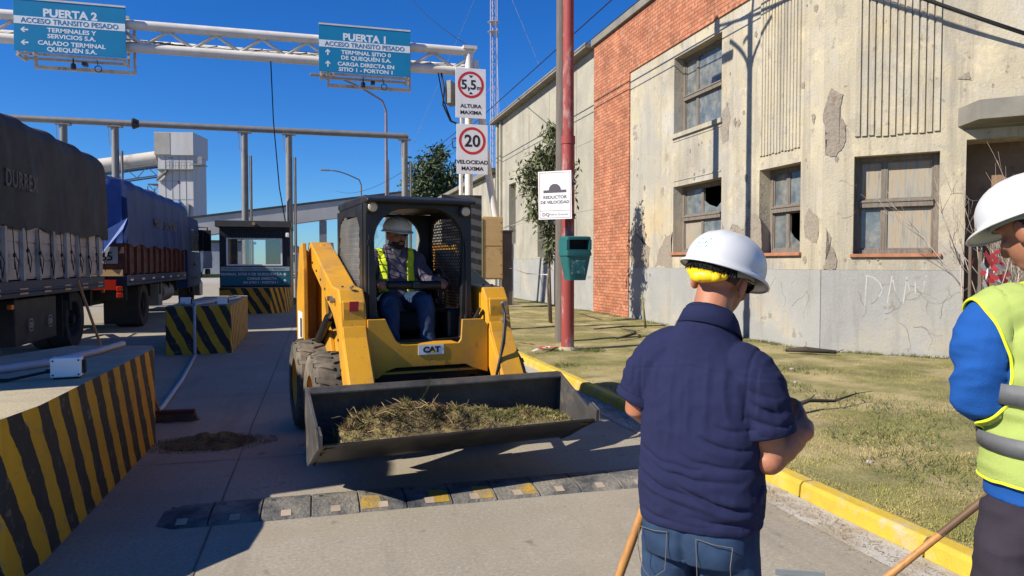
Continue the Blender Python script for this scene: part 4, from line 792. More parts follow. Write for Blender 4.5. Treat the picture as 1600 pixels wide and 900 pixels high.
w=MB(); w.tube([(7.15,14.7,.1),(7.08,14.75,.85)],[.03,.022],7); tag(w.build('short_stake',mat('mossy stake wood',(.18,.16,.07),.9,.3,8),smooth=True),'short leaning mossy stake near the plaster wall','stake')
# bare shrub by the porch
sh=thing('bare_shrub','leafless pale shrub in front of the porch at the right edge','shrub',(9.35,7.9,.12)); w=MB(); rr=random.Random(4)
def twig(p,d,L,r,dep):
    q=p+d*L; w.tube([tuple(p),tuple((p+q)/2+Vector((rr.uniform(-.02,.02),rr.uniform(-.02,.02),0))),tuple(q)],[r,r*.8,r*.6],5)
    if dep<3:
        for k in range(rr.choice((2,3))): twig(p.lerp(q,rr.uniform(.5,1)),(d+Vector((rr.uniform(-.7,.7),rr.uniform(-.7,.7),rr.uniform(-.1,.5)))).normalized(),L*rr.uniform(.5,.75),r*.55,dep+1)
for k in range(9): twig(Vector((9.15+rr.uniform(-.3,.5),8.0+rr.uniform(-.35,.15),.1)),Vector((rr.uniform(-.12,.12),rr.uniform(-.1,.1),1)),rr.uniform(1.1,1.6),.014,0)
w.build('branches',mat('pale bark twigs',(.33,.27,.22),.85,.25,8),sh,world=True,smooth=True)
# ================================================================== TRUCKS on the left lane
M_tarp1=mat('dark grey tarpaulin',(.040,.040,.043),.75,.25,1.2,bump=.3,bscale=14,dirt=(.075,.068,.06),dirt_amt=.38,dscale=1.2,dsharp=.3)
M_tarp2=mat('blue tarpaulin',(.024,.05,.18),.6,.25,1.2,bump=.3,bscale=14,dirt=(.03,.045,.10),dirt_amt=.36,dscale=1.2,dsharp=.3)
M_board1=mat('dirty cream side boards',(.50,.45,.40),.7,.15,2,dirt=(.30,.26,.22),dirt_amt=.40,dscale=2.5,fine=.15)
M_board2=mat('worn red side boards',(.115,.04,.03),.75,.25,2,dirt=(.10,.06,.05),dirt_amt=.42,dscale=2.5,fine=.2)
M_chas=mat('dark blue chassis paint',(.02,.028,.07),.55,.25,2,dirt=(.06,.055,.05),dirt_amt=.38,dscale=2)
M_under=mat('grimy underbody',(.025,.024,.023),.85,.3,4)
M_tyre=mat('dusty truck tyre',(.045,.042,.039),.9,.3,6,dirt=(.10,.09,.075),dirt_amt=.38,dscale=5)
M_refl=mat('amber reflector',(.55,.36,.16),.4); M_lampr=mat('red tail lamp',(.35,.02,.01),.25); M_orng=mat('orange marker lamp',(.8,.18,.02),.25)
M_tarptxt=mat('faded tarp lettering',(.16,.145,.13),.8,.3,9)
TX=-4.2; TW=2.55
def truck_wheel(x,y,r=.52,wd=.62,parent=None):
    w=MB(); w.lathe([(r*.62,-wd),(r*.95,-wd),(r,-wd+.04),(r,-.33),(r*.97,-.32),(r*.97,-.31),(r,-.30),(r,-.04),(r*.955,0),(r*.66,-.012),(r*.60,-.05)],(x,y,r),'x',36,cap=False); o=w.build('wheel',M_tyre,parent,world=True,auto=35)
    w=MB(); w.lathe([(r*.605,-.04),(r*.56,-.10),(r*.35,-.20),(r*.30,-.13),(r*.16,-.11),(r*.15,-.02),(0,-.01)],(x,y,r),'x',24,cap=False)
    for k in range(10): a=k*.6283; w.lathe([(0.016,-.16),(.016,-.11),(0,-.105)],(x,y+r*.43*math.cos(a),r+r*.43*math.sin(a)),'x',6)
    w.build('rim',M_under,o,world=True,auto=35); return o
def tarp(name,m,y0,y1,zt,zb,parent,seed,front_round=.35,x=TX,wid=TW,amp=.026):
    prof=[]; a=.30
    for t in np.linspace(0,1,15): prof.append((x+.085,zb+(zt-.30-zb)*t))
    for t in np.linspace(.12,1,7): prof.append((x-.215+.30*math.cos(t*1.35),zt-.30+.30*math.sin(t*1.35)*1.0))
    px,pz=prof[-1]
    for t in np.linspace(.1,1,9): prof.append((px-(wid/2-.2)*t,pz+.16*math.sin(t*1.57)))
    half=prof[:]; prof=half+[(2*(x-wid/2)-p,q) for p,q in half[-2::-1]]
    ny=int((y1-y0)/.085); rings=[]
    for i in range(ny+1):
        y=y0+(y1-y0)*i/ny; ring=[]
        e=max(0,1-(y1-y)/front_round); sh=1-.25*e**3
        for k,(px,pz) in enumerate(prof):
            hang=max(0,(zt-.3-pz)/(zt-.3-zb)); side=1 if px>x-wid/2 else -1
            d=amp*(noise.noise((y*1.3+.4*pz,seed,pz*.35))*1.6+noise.noise((y*3.7+pz*1.1,seed+9,pz*.5))*.8)+.014*noise.noise((y*9,pz*5,seed))
            d+= -.02*abs(math.sin(y*3.1+seed))*hang
            zz=pz
            if k==0 or k==len(prof)-1: zz+=.035*math.sin(y*4.4+seed)+.02*noise.noise((y*3,seed,2))
            if pz>zt-.45: zz+= -.05*abs(math.sin(y*2.6))*(1 if pz<zt+.05 else .6)+.03*noise.noise((y*2,px*2,seed))
            d=max(d,-.03) if pz<zb+.5 else d
            ring.append((px+side*d,y,(zz-zb)*(sh if zz>zb+.2 else 1)+zb))
        rings.append(ring)
    w=MB(); n_=len(prof); w.loft(rings,close=False,cap=False)
    # end sheets
    for y,r in ((y0,rings[0]),(y1,rings[-1])): 
        w.add(r,[(k,k+1,len(r)-2-k,len(r)-1-k) for k in range((len(r)-1)//2)])
    return w.build(name,m,parent,world=True,smooth=True)
def body(parent,y0,y1,zb,zt,mb_,ribs,x=TX):
    w=MB(); w.box(x-.05,x-.0,y0,y1,zb,zt+.3); w.box(x-TW,x-TW+.05,y0,y1,zb,zt+.3); w.box(x-TW+.05,x-.05,y0,y0+.05,zb,zt+.3); w.box(x-TW+.05,x-.05,y1-.05,y1,zb,zt+.3); w.box(x-TW+.05,x-.05,y0+.05,y1-.05,zb,zb+.05)
    z=zb+.03
    while z<zt-.05: w.box(x+.0005,x+.018,y0+.02,y1-.02,z,z+.235); z+=.26
    w.build('side_boards',mb_,parent,world=True)
    w=MB(); y=y0+.15
    while y<y1-.05: w.box(x+.019,x+.075,y,y+.075,zb-.02,zt+.02); y+=ribs
    w.build('side_post',mb_,parent,world=True,bevel=.006)
    w=MB(); w.box(x-.06,x+.045,y0,y1,zb-.26,zb-.021); w.box(x-TW-.02,x-TW+.06,y0,y1,zb-.26,zb-.021); w.box(x-TW+.061,x-.061,y0,y1,zb-.24,zb-.022)
    w.tube([(x+.06,y0+.2,zb-.17),(x+.06,y1-.2,zb-.17)],.022,8); w.build('chassis_rail',M_chas,parent,world=True,bevel=.006)
    w=MB(); w.box(x-1.0,x-.75,y0+.1,y1-.1,.62,zb-.26); w.box(x-1.85,x-1.6,y0+.1,y1-.1,.62,zb-.26)
    for yy in np.arange(y0+.5,y1,1.2): w.box(x-TW+.1,x-.1,yy,yy+.12,.72,zb-.26)
    w.build('underframe',M_under,parent,world=True)
# --- trailer
tl=thing('trailer','grain trailer with cream side boards under a wrinkled dark grey tarpaulin','trailer',(-5.4,10.5,0))
body(tl,4.25,16.0,1.32,2.05,M_board1,.62); tarp('tarpaulin',M_tarp1,4.2,16.1,3.74,2.06,tl,3.3,.14)
FT=frame((TX+.105,0,0),(0,1,0))
text('DURREX',.34,M_tarptxt,tl,FT@TR(11.75,-.012,2.62),sx=.8,bold=.002,space=1.15)
w=MB()
for yy in np.arange(5.2,16,.48):
    z0=1.45+.1*random.random(); w.tube([(TX+.085,yy,2.08),(TX+.09,yy+.02,1.8),(TX+.085,yy+.05,z0)],.007,4); w.tube([(TX+.085,yy+.05,z0+.25),(TX+.10,yy+.15,z0+.1),(TX+.09,yy+.11,z0-.12),(TX+.085,yy+.06,z0+.12)],.007,4); w.cbox((TX+.09,yy+.04,z0+.2),(.03,.05,.05))
w.build('lashing_rope',M_wire,tl,world=True)
w=MB(); [w.box(TX+.046,TX+.052,y,y+.30,1.10,1.19) for y in np.arange(5.1,15.8,.95)]; w.build('reflector',M_refl,tl,world=True)
for y in (6.6,7.9,14.72): truck_wheel(TX-.12,y,.53,.6,tl); 
for y in (6.6,7.9,14.72): 
    w=MB(); w.lathe([(.33,-.3),(.53,-.3),(.53,.25),(.33,.25)],(TX-TW+.3,y,.53),'x',24); w.build('wheel',M_tyre,tl,world=True,auto=35)
w=MB(); w.box(TX-.75,TX-.05,13.80,13.83,.28,1.02); w.build('mudflap',M_black,tl,world=True)
w=MB(); w.box(TX-.35,TX-.06,11.85,13.55,.33,1.02); w.build('tool_box',mat('grimy black tool box',(.03,.029,.03),.6,.3,4,dirt=(.055,.05,.05),dirt_amt=.4),tl,world=True,bevel=.02)
M_stamp=mat('white stencil',(.30,.30,.30),.7)
for yy in (12.35,13.15): 
    w=MB(FT@TR(yy,.13-.004+.0,.62)); 
    for k in range(6): a,b_=k*math.pi/3,(k+1)*math.pi/3; w.quad(*[(q*math.cos(c),0,q*math.sin(c)) for q,c in ((.11,a),(.11,b_),(.092,b_),(.092,a))][::-1])
    w.build('stencil_ring',M_stamp,tl,world=True); text('SB',.115,M_stamp,tl,FT@TR(yy,.126,.58),bold=.003)
w=MB(); w.cbox((TX-.02,11.6,.93),(.06,.10,.07)); w.cbox((TX-.0,16.02,1.0),(.06,.07,.07)); w.build('marker_lamp',M_orng,tl,world=True,bevel=.01)
w=MB(); w.tube([(TX-.9,16,.85),(TX-1.25,17.2,.75)],.06,8); w.tube([(TX-1.6,16,.85),(TX-1.3,17.2,.75)],.06,8); w.tube([(TX-.5,16.,1.1),(TX-.6,16.5,.7),(TX-.9,17.2,.9)],.02,6); w.build('drawbar',M_under,tl,world=True)
# --- lorry
tk=thing('lorry','blue lorry with red side boards under a blue tarpaulin, ahead of the trailer','lorry',(-5.3,22,0)); X2=-4.1
body(tk,17.3,24.6,1.32,1.98,M_board2,.66,X2); tarp('tarpaulin',M_tarp2,17.28,24.75,3.48,1.97,tk,8.1,.2,X2,TW,.022)
FT2=frame((X2+.105,0,0),(0,1,0)); text('MULEY  DAMBORES',.34,M_tarptxt,tk,FT2@TR(21.3,-.012,2.48),sx=1.0,bold=.002)
M_flap=mat('bright blue tarp flap',(.05,.12,.42),.6,.25,1.5,bump=.3,bscale=12)
w=MB(); nx_,nz_=18,22; vs=[]
for j in range(nz_+1):
    for i in range(nx_+1):
        u,v=i/nx_,j/nz_; xx=X2-.02-2.5*(1-u); z=3.38-(3.38-1.66-.35*abs(math.sin(u*5)))*v; vs.append((xx,17.22-.05*noise.noise((u*6+v*2,v*1.5,3))-.05*math.sin(u*9+v*3.),z))
w.add(vs,[(j*(nx_+1)+i,j*(nx_+1)+i+1,(j+1)*(nx_+1)+i+1,(j+1)*(nx_+1)+i) for j in range(nz_) for i in range(nx_)]); w.build('tarp_flap',M_flap,tk,world=True,smooth=True)
w=MB(); w.quad((X2+.09,17.25,2.55),(X2+.02,17.15,2.3),(X2-.5,17.12,1.62),(X2-.85,17.14,1.95)); w.build('loose_tarp_corner',M_flap,tk,world=True,solid=.01)
w=MB(); w.box(X2-.72,X2-.12,17.24,17.262,1.55,1.92); w.build('number_panel',mat('pale dirty panel',(.42,.42,.42),.6,.15,5),tk,world=True); text('365',.26,M_ink,tk,TR(X2-.40,17.237,1.62),bold=.004)
w=MB(); w.box(X2-1.2,X2-.02,17.2,17.26,1.28,1.42); w.build('amber_strip',M_refl,tk,world=True); w=MB(); w.box(X2-1.2,X2-.15,17.18,17.25,.98,1.2); w.build('red_bumper_strip',M_lampr,tk,world=True)
w=MB(); w.cbox((X2-.08,17.2,1.0),(.12,.08,.12)); w.cbox((X2-.08,17.2,.86),(.12,.08,.12)); w.build('tail_lamp',M_lampr,tk,world=True,bevel=.02)
w=MB(); [w.box(X2+.046,X2+.052,y,y+.25,1.13,1.21) for y in np.arange(17.6,24.4,1.1)]; w.build('reflector',M_white,tk,world=True)
for y in (19.45,26.35): truck_wheel(X2-.08,y,.53,.6 if y<25 else .34,tk)
for y in (19.45,26.35):
    w=MB(); w.lathe([(.33,-.3),(.53,-.3),(.53,.25),(.33,.25)],(X2-TW+.3,y,.53),'x',24); w.build('wheel',M_tyre,tk,world=True,auto=35)
w=MB(); w.box(X2-.8,X2-.05,18.72,18.75,.12,1.0); w.box(X2-2.5,X2-1.75,18.72,18.75,.12,1.0); w.build('mudflap',M_black,tk,world=True)
w=MB(); w.lathe([(0,-.7),(.3,-.7),(.3,.7),(0,.7)],(X2-.38,22.6,.75),'y',18); w.box(X2-.5,X2-.12,21.3,21.8,.4,1.0); w.build('fuel_tank',M_steelg,tk,world=True,auto=40)
M_cabp=mat('dark blue cab paint',(.03,.06,.17),.7,.2,1.5,spec=.1)
w=MB(); cx0,cx1=X2-2.5,X2+.02
prof=[(24.95,.75),(27.75,.75),(27.8,1.5),(27.62,2.6),(27.2,3.1),(25.1,3.12),(24.95,2.9)]
w.prism(prof,cx0,cx1,'x'); w.build('cab',M_cabp,tk,world=True,bevel=.08,seg=3)
w=MB(); w.prism([(25.75,1.95),(27.3,1.95),(27.2,2.62),(25.8,2.72)],cx1+.001,cx1+.012,'x'); w.build('side_window',M_glassd,tk,world=True)
w=MB(); w.prism([(25.2,3.1),(26.8,3.1),(26.4,3.5),(25.3,3.62)],cx0+.2,cx1-.2,'x'); w.build('roof_deflector',mat('pale blue roof deflector',(.14,.24,.42),.4),tk,world=True,bevel=.08)
w=MB(); w.box(cx1+.0,cx1+.14,27.3,27.62,2.0,2.75); w.tube([(cx1-.1,27.5,2.85),(cx1+.25,27.6,2.85),(cx1+.25,27.6,2.0)],.025,6); w.box(cx1+.10,cx1+.38,27.5,27.58,2.0,2.75); w.build('wing_mirror',M_black,tk,world=True,bevel=.03)
w=MB(); w.box(cx1-.05,cx1+.03,27.2,27.9,.42,.9); w.box(cx0,cx1,27.75,27.95,.4,.95); w.build('bumper',M_steelg,tk,world=True,bevel=.04)
w=MB(); w.box(X2-.7,X2+.03,25.7,27.0,1.02,1.1); w.build('mudguard',M_under,tk,world=True,bevel=.02)
w=MB(); w.box(X2+.03,X2+.06,26.2,26.6,1.5,1.56); w.build('door_handle',M_black,tk,world=True)

# ================================================================== SKID STEER LOADER   local: x lateral (picture right), -y forward, z up
M_yel=mat('loader yellow paint',(.62,.30,.018),.42,.08,2,dirt=(.33,.19,.06),dirt_amt=.36,dscale=3,dsharp=.3,fine=.08,fscale=60)
add_layer(M_yel,(.30,.20,.10),5,.55,.68,(1,1,.5),.55); add_layer(M_yel,(.06,.045,.035),14,.655,.69,amt=.85); add_layer(M_yel,(.16,.11,.06),30,.60,.66,(1,1,.25),.6)
M_blk=mat('loader black paint',(.012,.012,.013),.45,.25,4,dirt=(.035,.032,.028),dirt_amt=.36,dscale=3,dsharp=.3)
M_bkt=mat('worn bucket steel',(.075,.071,.066),.5,.3,3,metal=.35,dirt=(.13,.11,.085),dirt_amt=.42,dscale=3.5,dsharp=.25,bump=.25,bscale=30,fine=.2)
M_edge=mat('scraped bright steel',(.30,.28,.26),.4,.3,9,metal=.7,dirt=(.14,.11,.09),dirt_amt=.45,dscale=8)
M_ltyre=mat('loader tyre rubber',(.040,.036,.032),.9,.3,7,dirt=(.20,.165,.12),dirt_amt=.48,dscale=4,dsharp=.3)
M_rubhose=mat('hydraulic hose',(.02,.02,.02),.5); M_chrome=mat('chromed rod',(.6,.6,.6),.2,.1,metal=1)
ld=thing('skid_steer_loader','yellow and black skid steer loader carrying cut grass in its raised bucket','loader',(.80,6.03,0),R(8))
FL=Matrix()    # parts authored in loader-local coordinates, y = -v
def P_(name,m,w,par=ld,**k): return w.build(name,m,par,**k)
# tyres with lugs
def ltyre(x,y,side):
    r,wd=.42,.30; w=MB(); prof=[(r*.55,-wd/2),(r*.80,-wd/2-.012),(r*.92,-wd/2),(r*.965,-wd/2+.03),(r*.965,wd/2-.03),(r*.92,wd/2),(r*.80,wd/2+.012),(r*.55,wd/2)]
    w.lathe(prof,(x,y,r),'x',48,cap=False)
    n_=17
    for k in range(n_*2):
        s=1 if k%2 else -1; a0=2*math.pi*k/(n_*2); pts=[]
        for (u,da,hw) in ((.02,0.05,.05),(.55,-.03,.055),(1.02,-.10,.062)):
            for rr_ in (r*.955,r*1.0):
                for e in (-1,1): 
                    a=a0+da+e*hw*(1 if rr_<r else .82); q=rr_-(.045 if u>1 and rr_>=r else 0)*.6
                    pts.append((x+s*u*wd/2,y+q*math.cos(a),r+q*math.sin(a)))
        f=[]
        for i in range(2):
            o=i*4; p=o+4; f+=[(o+2,o+3,p+3,p+2),(o,o+2,p+2,p),(o+3,o+1,p+1,p+3)]
        f+=[(0,1,3,2),(8,10,11,9)]; w.add(pts,f)
    o=P_('wheel',M_ltyre,w,auto=30)
    w=MB(); sg=side; w.lathe([(r*.57,0),(r*.54,-.03*sg),(r*.46,-.07*sg),(r*.2,-.09*sg),(r*.18,-.04*sg),(0,-.03*sg)],(x+sg*wd/2*.95,y,r),'x',28,cap=False)
    for k in range(8): a=k*.785; w.lathe([(.014,-.10*sg),(.014,-.05*sg),(0,-.045*sg)],(x+sg*wd/2*.95,y+.13*math.cos(a),r+.13*math.sin(a)),'x',6)
    w.build('rim',M_yel,o,auto=35)
for x in (-.73,.73):
    for y in (0,1.12): ltyre(x,y,-1 if x<0 else 1)
# chassis and engine house
w=MB(); w.box(-.56,.56,-.30,1.75,.24,.72); w.box(-.50,.50,.95,1.80,.72,1.48); P_('chassis',M_blk,w,bevel=.02)
w=MB(); w.prism([(1.22,.70),(1.98,.62),(2.0,1.30),(1.55,1.52),(1.22,1.5)],-.50,.50,'x'); P_('engine_hood',M_yel,w,bevel=.03)
w=MB(); [w.box(s*.502,s*.575,-.25,1.5,.45,.94) for s in (-1,1)]; P_('chain_case',M_yel,w,bevel=.012)
# rear towers
for s in (-1,1):
    w=MB(); w.prism([(.52,.62),(1.62,.62),(1.68,1.2),(1.42,1.70),(1.20,1.74),(1.06,1.62),(.98,1.2),(.90,.98),(.70,.92)],s*.575,s*.615,'x'); w.prism([(1.12,.62),(1.68,.62),(1.70,1.2),(1.45,1.71),(1.22,1.75),(1.14,1.5)],s*.745,s*.785,'x'); w.prism([(1.45,.70),(1.69,.70),(1.70,1.2),(1.44,1.69),(1.38,1.6),(1.5,1.2)],s*.615,s*.745,'x')
    P_('arm_tower',M_yel,w,bevel=.008)
# lift arms: rear pivot high, down to the knee and the leg
for s in (-1,1):
    xi,xo=(s*.50,s*.70); w=MB()
    arm=[(1.36,1.74),(1.30,1.76),(.05,1.37),(-.28,1.35),(-.36,1.25),(-.44,.98),(-.70,.66),(-.78,.40),(-.66,.34),(-.56,.50),(-.36,.76),(-.20,1.03),(-.02,1.14),(1.28,1.54),(1.40,1.62)]
    a,b_=min(xi,xo),max(xi,xo)
    w.prism(arm,a,b_,'x'); o=P_('lift_arm',M_yel,w,bevel=.012,seg=2)
    # front cover plate, decal, pins
    w=MB(); w.prism([(-.405,1.07),(-.445,.985),(-.69,.67),(-.77,.42),(-.785,.42),(-.705,.672),(-.460,.99),(-.42,1.07)],a+.012,b_-.012,'x'); w.build('front_plate',M_yel,o,bevel=.004)
    w=MB(); w.prism([(-.365,1.27),(-.385,1.255),(-.395,1.20),(-.40,1.10),(-.385,1.10)],a+.02,b_-.02,'x'); w.build('knee_plate',M_yel,o,bevel=.004)
    w=MB(); [w.lathe([(0,-.03),(.02,-.03),(.02,.006),(0,.006)],(xo-s*.03+ (s*.04),yy,zz),'x',10) for yy,zz in ((-.15,1.26),(-.02,1.27),(-.62,.52))]; w.build('pin',M_edge,o)
    w=MB(); [w.lathe([(0,0),(.022,0),(.022,.05),(0,.05)],(x_,-.455+.0,z_),'y',12) for x_ in ((xi+xo)/2+.03,) for z_ in (1.22,1.15,1.08)] if s>0 else w.lathe([(0,0),(.012,0),(.012,.02)],((xi+xo)/2,-.29,1.352),'z',8); w.build('hose_coupling',M_edge,o,auto=40)
    w=MB(); [w.lathe([(0,0),(.010,0),(.010,.012),(0,.012)],((xi+xo)/2+dx,-.14,1.362),'z',10) for dx in (-.04,.04)]; w.build('bolt',M_dark,o)
w=MB(TR(-.60,-.398,1.235)@RX(R(14))); w.box(-.035,.035,-.012,-.006,-.05,.03); P_('warning_decal',mat('red safety decal',(.55,.03,.05),.4),w)
# lift and tilt cylinders
for s in (-1,1):
    w=MB(); w.tube([(s*.66,1.15,.78),(s*.66,.42,1.08)],.042,12); P_('lift_cylinder',M_blk,w,auto=40); w=MB(); w.tube([(s*.66,.42,1.08),(s*.66,.18,1.18)],.022,10); P_('cylinder_rod',M_chrome,w,auto=40)
    w=MB(); w.tube([(s*.40,-.28,.60),(s*.40,-.60,.52)],.035,12); P_('tilt_cylinder',M_blk,w,auto=40); w=MB(); w.tube([(s*.40,-.6,.52),(s*.40,-.76,.47)],.019,10); P_('cylinder_rod',M_chrome,w,auto=40)
w=MB()
for dx in (.0,.035,.07): w.tube([(.60+dx*.5,-.47,1.22-dx*2),(.585,-.56,1.14-dx*2),(.56,-.60,.98-dx),(.52,-.62,.80),(.47,-.66,.66)],.011,8)
P_('hydraulic_hose',M_rubhose,w,smooth=True)
w=MB()
for s in (-1,1):
    for yy,zz in ((1.1,1.62),(.85,1.545),(.6,1.47),(.35,1.395),(-.30,1.02),(-.40,.80),(-.55,.64)): w.lathe([(0,0),(.011,0),(.011,.008*s),(0,.009*s)],(s*.7005,yy,zz-.06),'x',8)
P_('bolt',M_dark,w)
w=MB(); w.tube([(-.505,-.05,1.30),(-.50,-.25,1.20),(-.48,-.33,1.0),(-.47,-.30,.80)],.013,8); w.tube([(-.64,.5,1.25),(-.66,.1,1.10),(-.62,-.12,.95),(-.60,-.1,.80)],.013,8); w.tube([(-.58,.9,1.45),(-.62,.5,1.15),(-.60,.2,.98)],.012,8); P_('hydraulic_hose',M_rubhose,w,smooth=True)
w=MB(); w.tube([(-.62,.35,1.12),(-.63,-.05,1.0),(-.60,-.22,.86),(-.55,-.4,.72)],.014,8); w.tube([(.46,-.32,1.18),(.36,-.34,1.02),(.26,-.36,.90),(.24,-.34,.80)],.014,8,); w.tube([(.50,-.30,1.16),(.39,-.33,1.0),(.30,-.35,.90)],.014,8); P_('hydraulic_hose',M_rubhose,w,smooth=True)
# front body plate with the U cut-out
w=MB(); y0=-.42
plate=[(-.50,1.12),(-.36,1.12),(-.335,1.06),(-.28,.95),(-.24,.918),(-.18,.912),(.24,.912),(.26,.94),(.27,1.10),(.45,1.10),(.49,1.05),(.49,.66),(.36,.70),(.30,.735),(-.28,.735),(-.36,.71),(-.42,.66),(-.50,.66)]
w.prism(plate,y0,y0+.025,'y'); w.box(-.50,.49,y0+.0255,y0+.12,.68,.70)
w.prism([(-.36,1.12),(-.335,1.06),(-.28,.95),(-.24,.918),(-.18,.912),(.24,.912),(.24,.90),(-.19,.90),(-.25,.905),(-.29,.94),(-.347,1.06),(-.372,1.12)],y0+.0255,y0+.2,'y'); P_('front_plate',M_yel,w,bevel=.005)
w=MB(); w.box(-.10,.11,y0-.004,y0-.0005,.828,.905); dec=P_('logo_decal',M_white,w)
D=TR(.0,y0-.005,.84); text('CAT',.062,M_ink,dec,D@TR(.01,0,.006),bold=.004,world=False,sx=1.15)
w=MB(D); w.prism([(.0,.0),(.040,.0),(.02,.02)],-.0035,-.002,'y'); w.build('triangle',mat('logo yellow',(.75,.45,.02),.4),dec)
w=MB(); w.prism([(-.20,.50),(.9,.50),(.9,.55),(-.16,.55)],-.48,.48,'x'); w.box(-.48,.48,-.30,.0,.25,.5); P_('belly_plate',M_blk,w)
# cab: front frame with arched opening, side grilles, roof, rear frame
def arch(x0,x1,z0,z1,r,n_=8,rb=.03):
    pts=[(x0+rb,z0),(x1-rb,z0)]
    pts+=[(x1-r+r*math.cos(a),z1-r+r*math.sin(a)) for a in np.linspace(0,math.pi/2,n_)]
    pts+=[(x0+r+r*math.cos(a),z1-r+r*math.sin(a)) for a in np.linspace(math.pi/2,math.pi,n_)]
    return pts
def ringplate(w,outer,inner,a,b,axis):
    # plate with a hole, as bridged strips between two loops of equal count
    n_=len(outer); f={'y':lambda p,t:(p[0],t,p[1]),'x':lambda p,t:(t,p[0],p[1])}[axis]
    vs=[f(p,a) for p in outer]+[f(p,a) for p in inner]+[f(p,b) for p in outer]+[f(p,b) for p in inner]; fs=[]
    for i in range(n_):
        j=(i+1)%n_; fs+=[(i,j,n_+j,n_+i),(2*n_+i,3*n_+i,3*n_+j,2*n_+j),(i,2*n_+i,2*n_+j,j),(n_+i,n_+j,3*n_+j,3*n_+i)]
    w.add(vs,fs)
def around(inner,x0,x1,z0,z1,c):
    out=[]
    for p in inner:
        dx,dz=p[0]-c[0],p[1]-c[1]; t=min([q for q in ((x1-c[0])/dx if dx>1e-9 else 9e9,(x0-c[0])/dx if dx<-1e-9 else 9e9,(z1-c[1])/dz if dz>1e-9 else 9e9,(z0-c[1])/dz if dz<-1e-9 else 9e9)]); out.append((c[0]+dx*t,c[1]+dz*t))
    return out
def fixcorners(out,inner,x0,x1,z0,z1):
    for cx,cz in ((x1,z1),(x0,z1),(x1,z0),(x0,z0)):
        k=min(range(len(out)),key=lambda i:(out[i][0]-cx)**2+(out[i][1]-cz)**2); out[k]=(cx,cz)
    return out
w=MB(); inn=arch(-.395,.355,.93,2.0,.27,12); o_=fixcorners(around(inn,-.47,.43,.90,2.08,(-.02,1.4)),inn,-.47,.43,.90,2.08); ringplate(w,o_,inn,-.20,-.12,'y'); cab_f=P_('cab_front_frame',M_blk,w,bevel=.01)
w=MB(); w.prism([(-.31,2.035),(-.31,2.065),(-.16,2.10),(1.0,2.11),(1.05,2.07),(.95,2.03),(-.10,2.03)],-.475,.435,'x'); P_('roof',M_blk,w,bevel=.014,seg=3)
for s,x in ((-1,-.465),(1,.425)):
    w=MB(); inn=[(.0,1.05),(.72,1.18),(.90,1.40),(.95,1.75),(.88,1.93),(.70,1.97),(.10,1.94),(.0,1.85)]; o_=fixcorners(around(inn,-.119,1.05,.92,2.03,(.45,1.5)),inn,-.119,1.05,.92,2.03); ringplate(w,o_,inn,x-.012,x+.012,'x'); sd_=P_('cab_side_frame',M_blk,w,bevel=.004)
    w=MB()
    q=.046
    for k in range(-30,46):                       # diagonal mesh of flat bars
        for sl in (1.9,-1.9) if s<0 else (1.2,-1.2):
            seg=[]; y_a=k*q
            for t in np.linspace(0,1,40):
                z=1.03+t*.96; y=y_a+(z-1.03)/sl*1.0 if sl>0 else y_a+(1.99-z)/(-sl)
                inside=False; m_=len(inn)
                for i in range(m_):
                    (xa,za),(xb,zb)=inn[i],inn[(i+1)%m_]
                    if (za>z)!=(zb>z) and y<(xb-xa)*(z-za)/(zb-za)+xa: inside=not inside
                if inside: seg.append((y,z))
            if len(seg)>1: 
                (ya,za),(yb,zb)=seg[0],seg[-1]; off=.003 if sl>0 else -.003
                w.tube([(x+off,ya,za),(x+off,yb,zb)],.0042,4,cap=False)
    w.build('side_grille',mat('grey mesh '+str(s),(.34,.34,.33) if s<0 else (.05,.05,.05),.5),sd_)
w=MB(); inn=arch(-.36,.32,1.32,2.0,.22,10,.1); o_=fixcorners(around(inn,-.453,.413,.92,2.03,(-.02,1.62)),inn,-.453,.413,.92,2.03); ringplate(w,o_,inn,.96,1.02,'y'); rr_=P_('cab_rear_frame',M_blk,w,bevel=.006)
w=MB(); w.box(-.40,.36,.985,.99,1.28,1.98); w.build('rear_window',M_clear,rr_)
w=MB(); w.box(-.44,.40,.12,1.0,.86,.90); w.box(-.44,.40,-.40,.119,.74,.78); P_('cab_floor',M_blk,w)
w=MB(); w.box(-.46,-.30,-.05,1.0,.90,1.18); w.box(.26,.42,-.05,1.0,.90,1.16); P_('console',M_blk,w,bevel=.03)
w=MB(); w.box(-.30,.26,.20,.72,.96,1.13); w.loft([[(x,y,z) for x,y in [(a+.0,b) for a,b in ((-.28,yy),(.24,yy),(.24,yy+.12),(-.28,yy+.12))]] for z,yy in ((1.13,.62),(1.4,.70),(1.66,.78))]); P_('seat',mat('black seat cover',(.03,.03,.03),.8),w,bevel=.03)
w=MB(); w.tube([(-.36,.25,1.50),(-.36,-.06,1.39),(-.33,-.10,1.37),(-.05,-.115,1.375),(.24,-.10,1.36),(.28,-.06,1.38),(.28,.25,1.50)],.018,8); w.tube([(-.27,-.11,1.375),(.18,-.11,1.37)],.036,10); w.cbox((-.04,-.145,1.375),(.06,.03,.05)); P_('lap_bar',M_blk,w,auto=40)
for x in (-.345,.225): 
    w=MB(); w.tube([(x,.06,1.16),(x,.02,1.28),(x+.005,-.01,1.40)],[.026,.018,.022],10); w.ell((x+.005,-.015,1.425),(.026,.032,.045)); 
    for k in range(4): w.lathe([(.05-.004*k,-.006),(.062-.006*k,0),(.05-.004*k,.006)],(x,.07-.012*k,1.17+.022*k),'z',14)
    P_('joystick',M_black,w,auto=50)
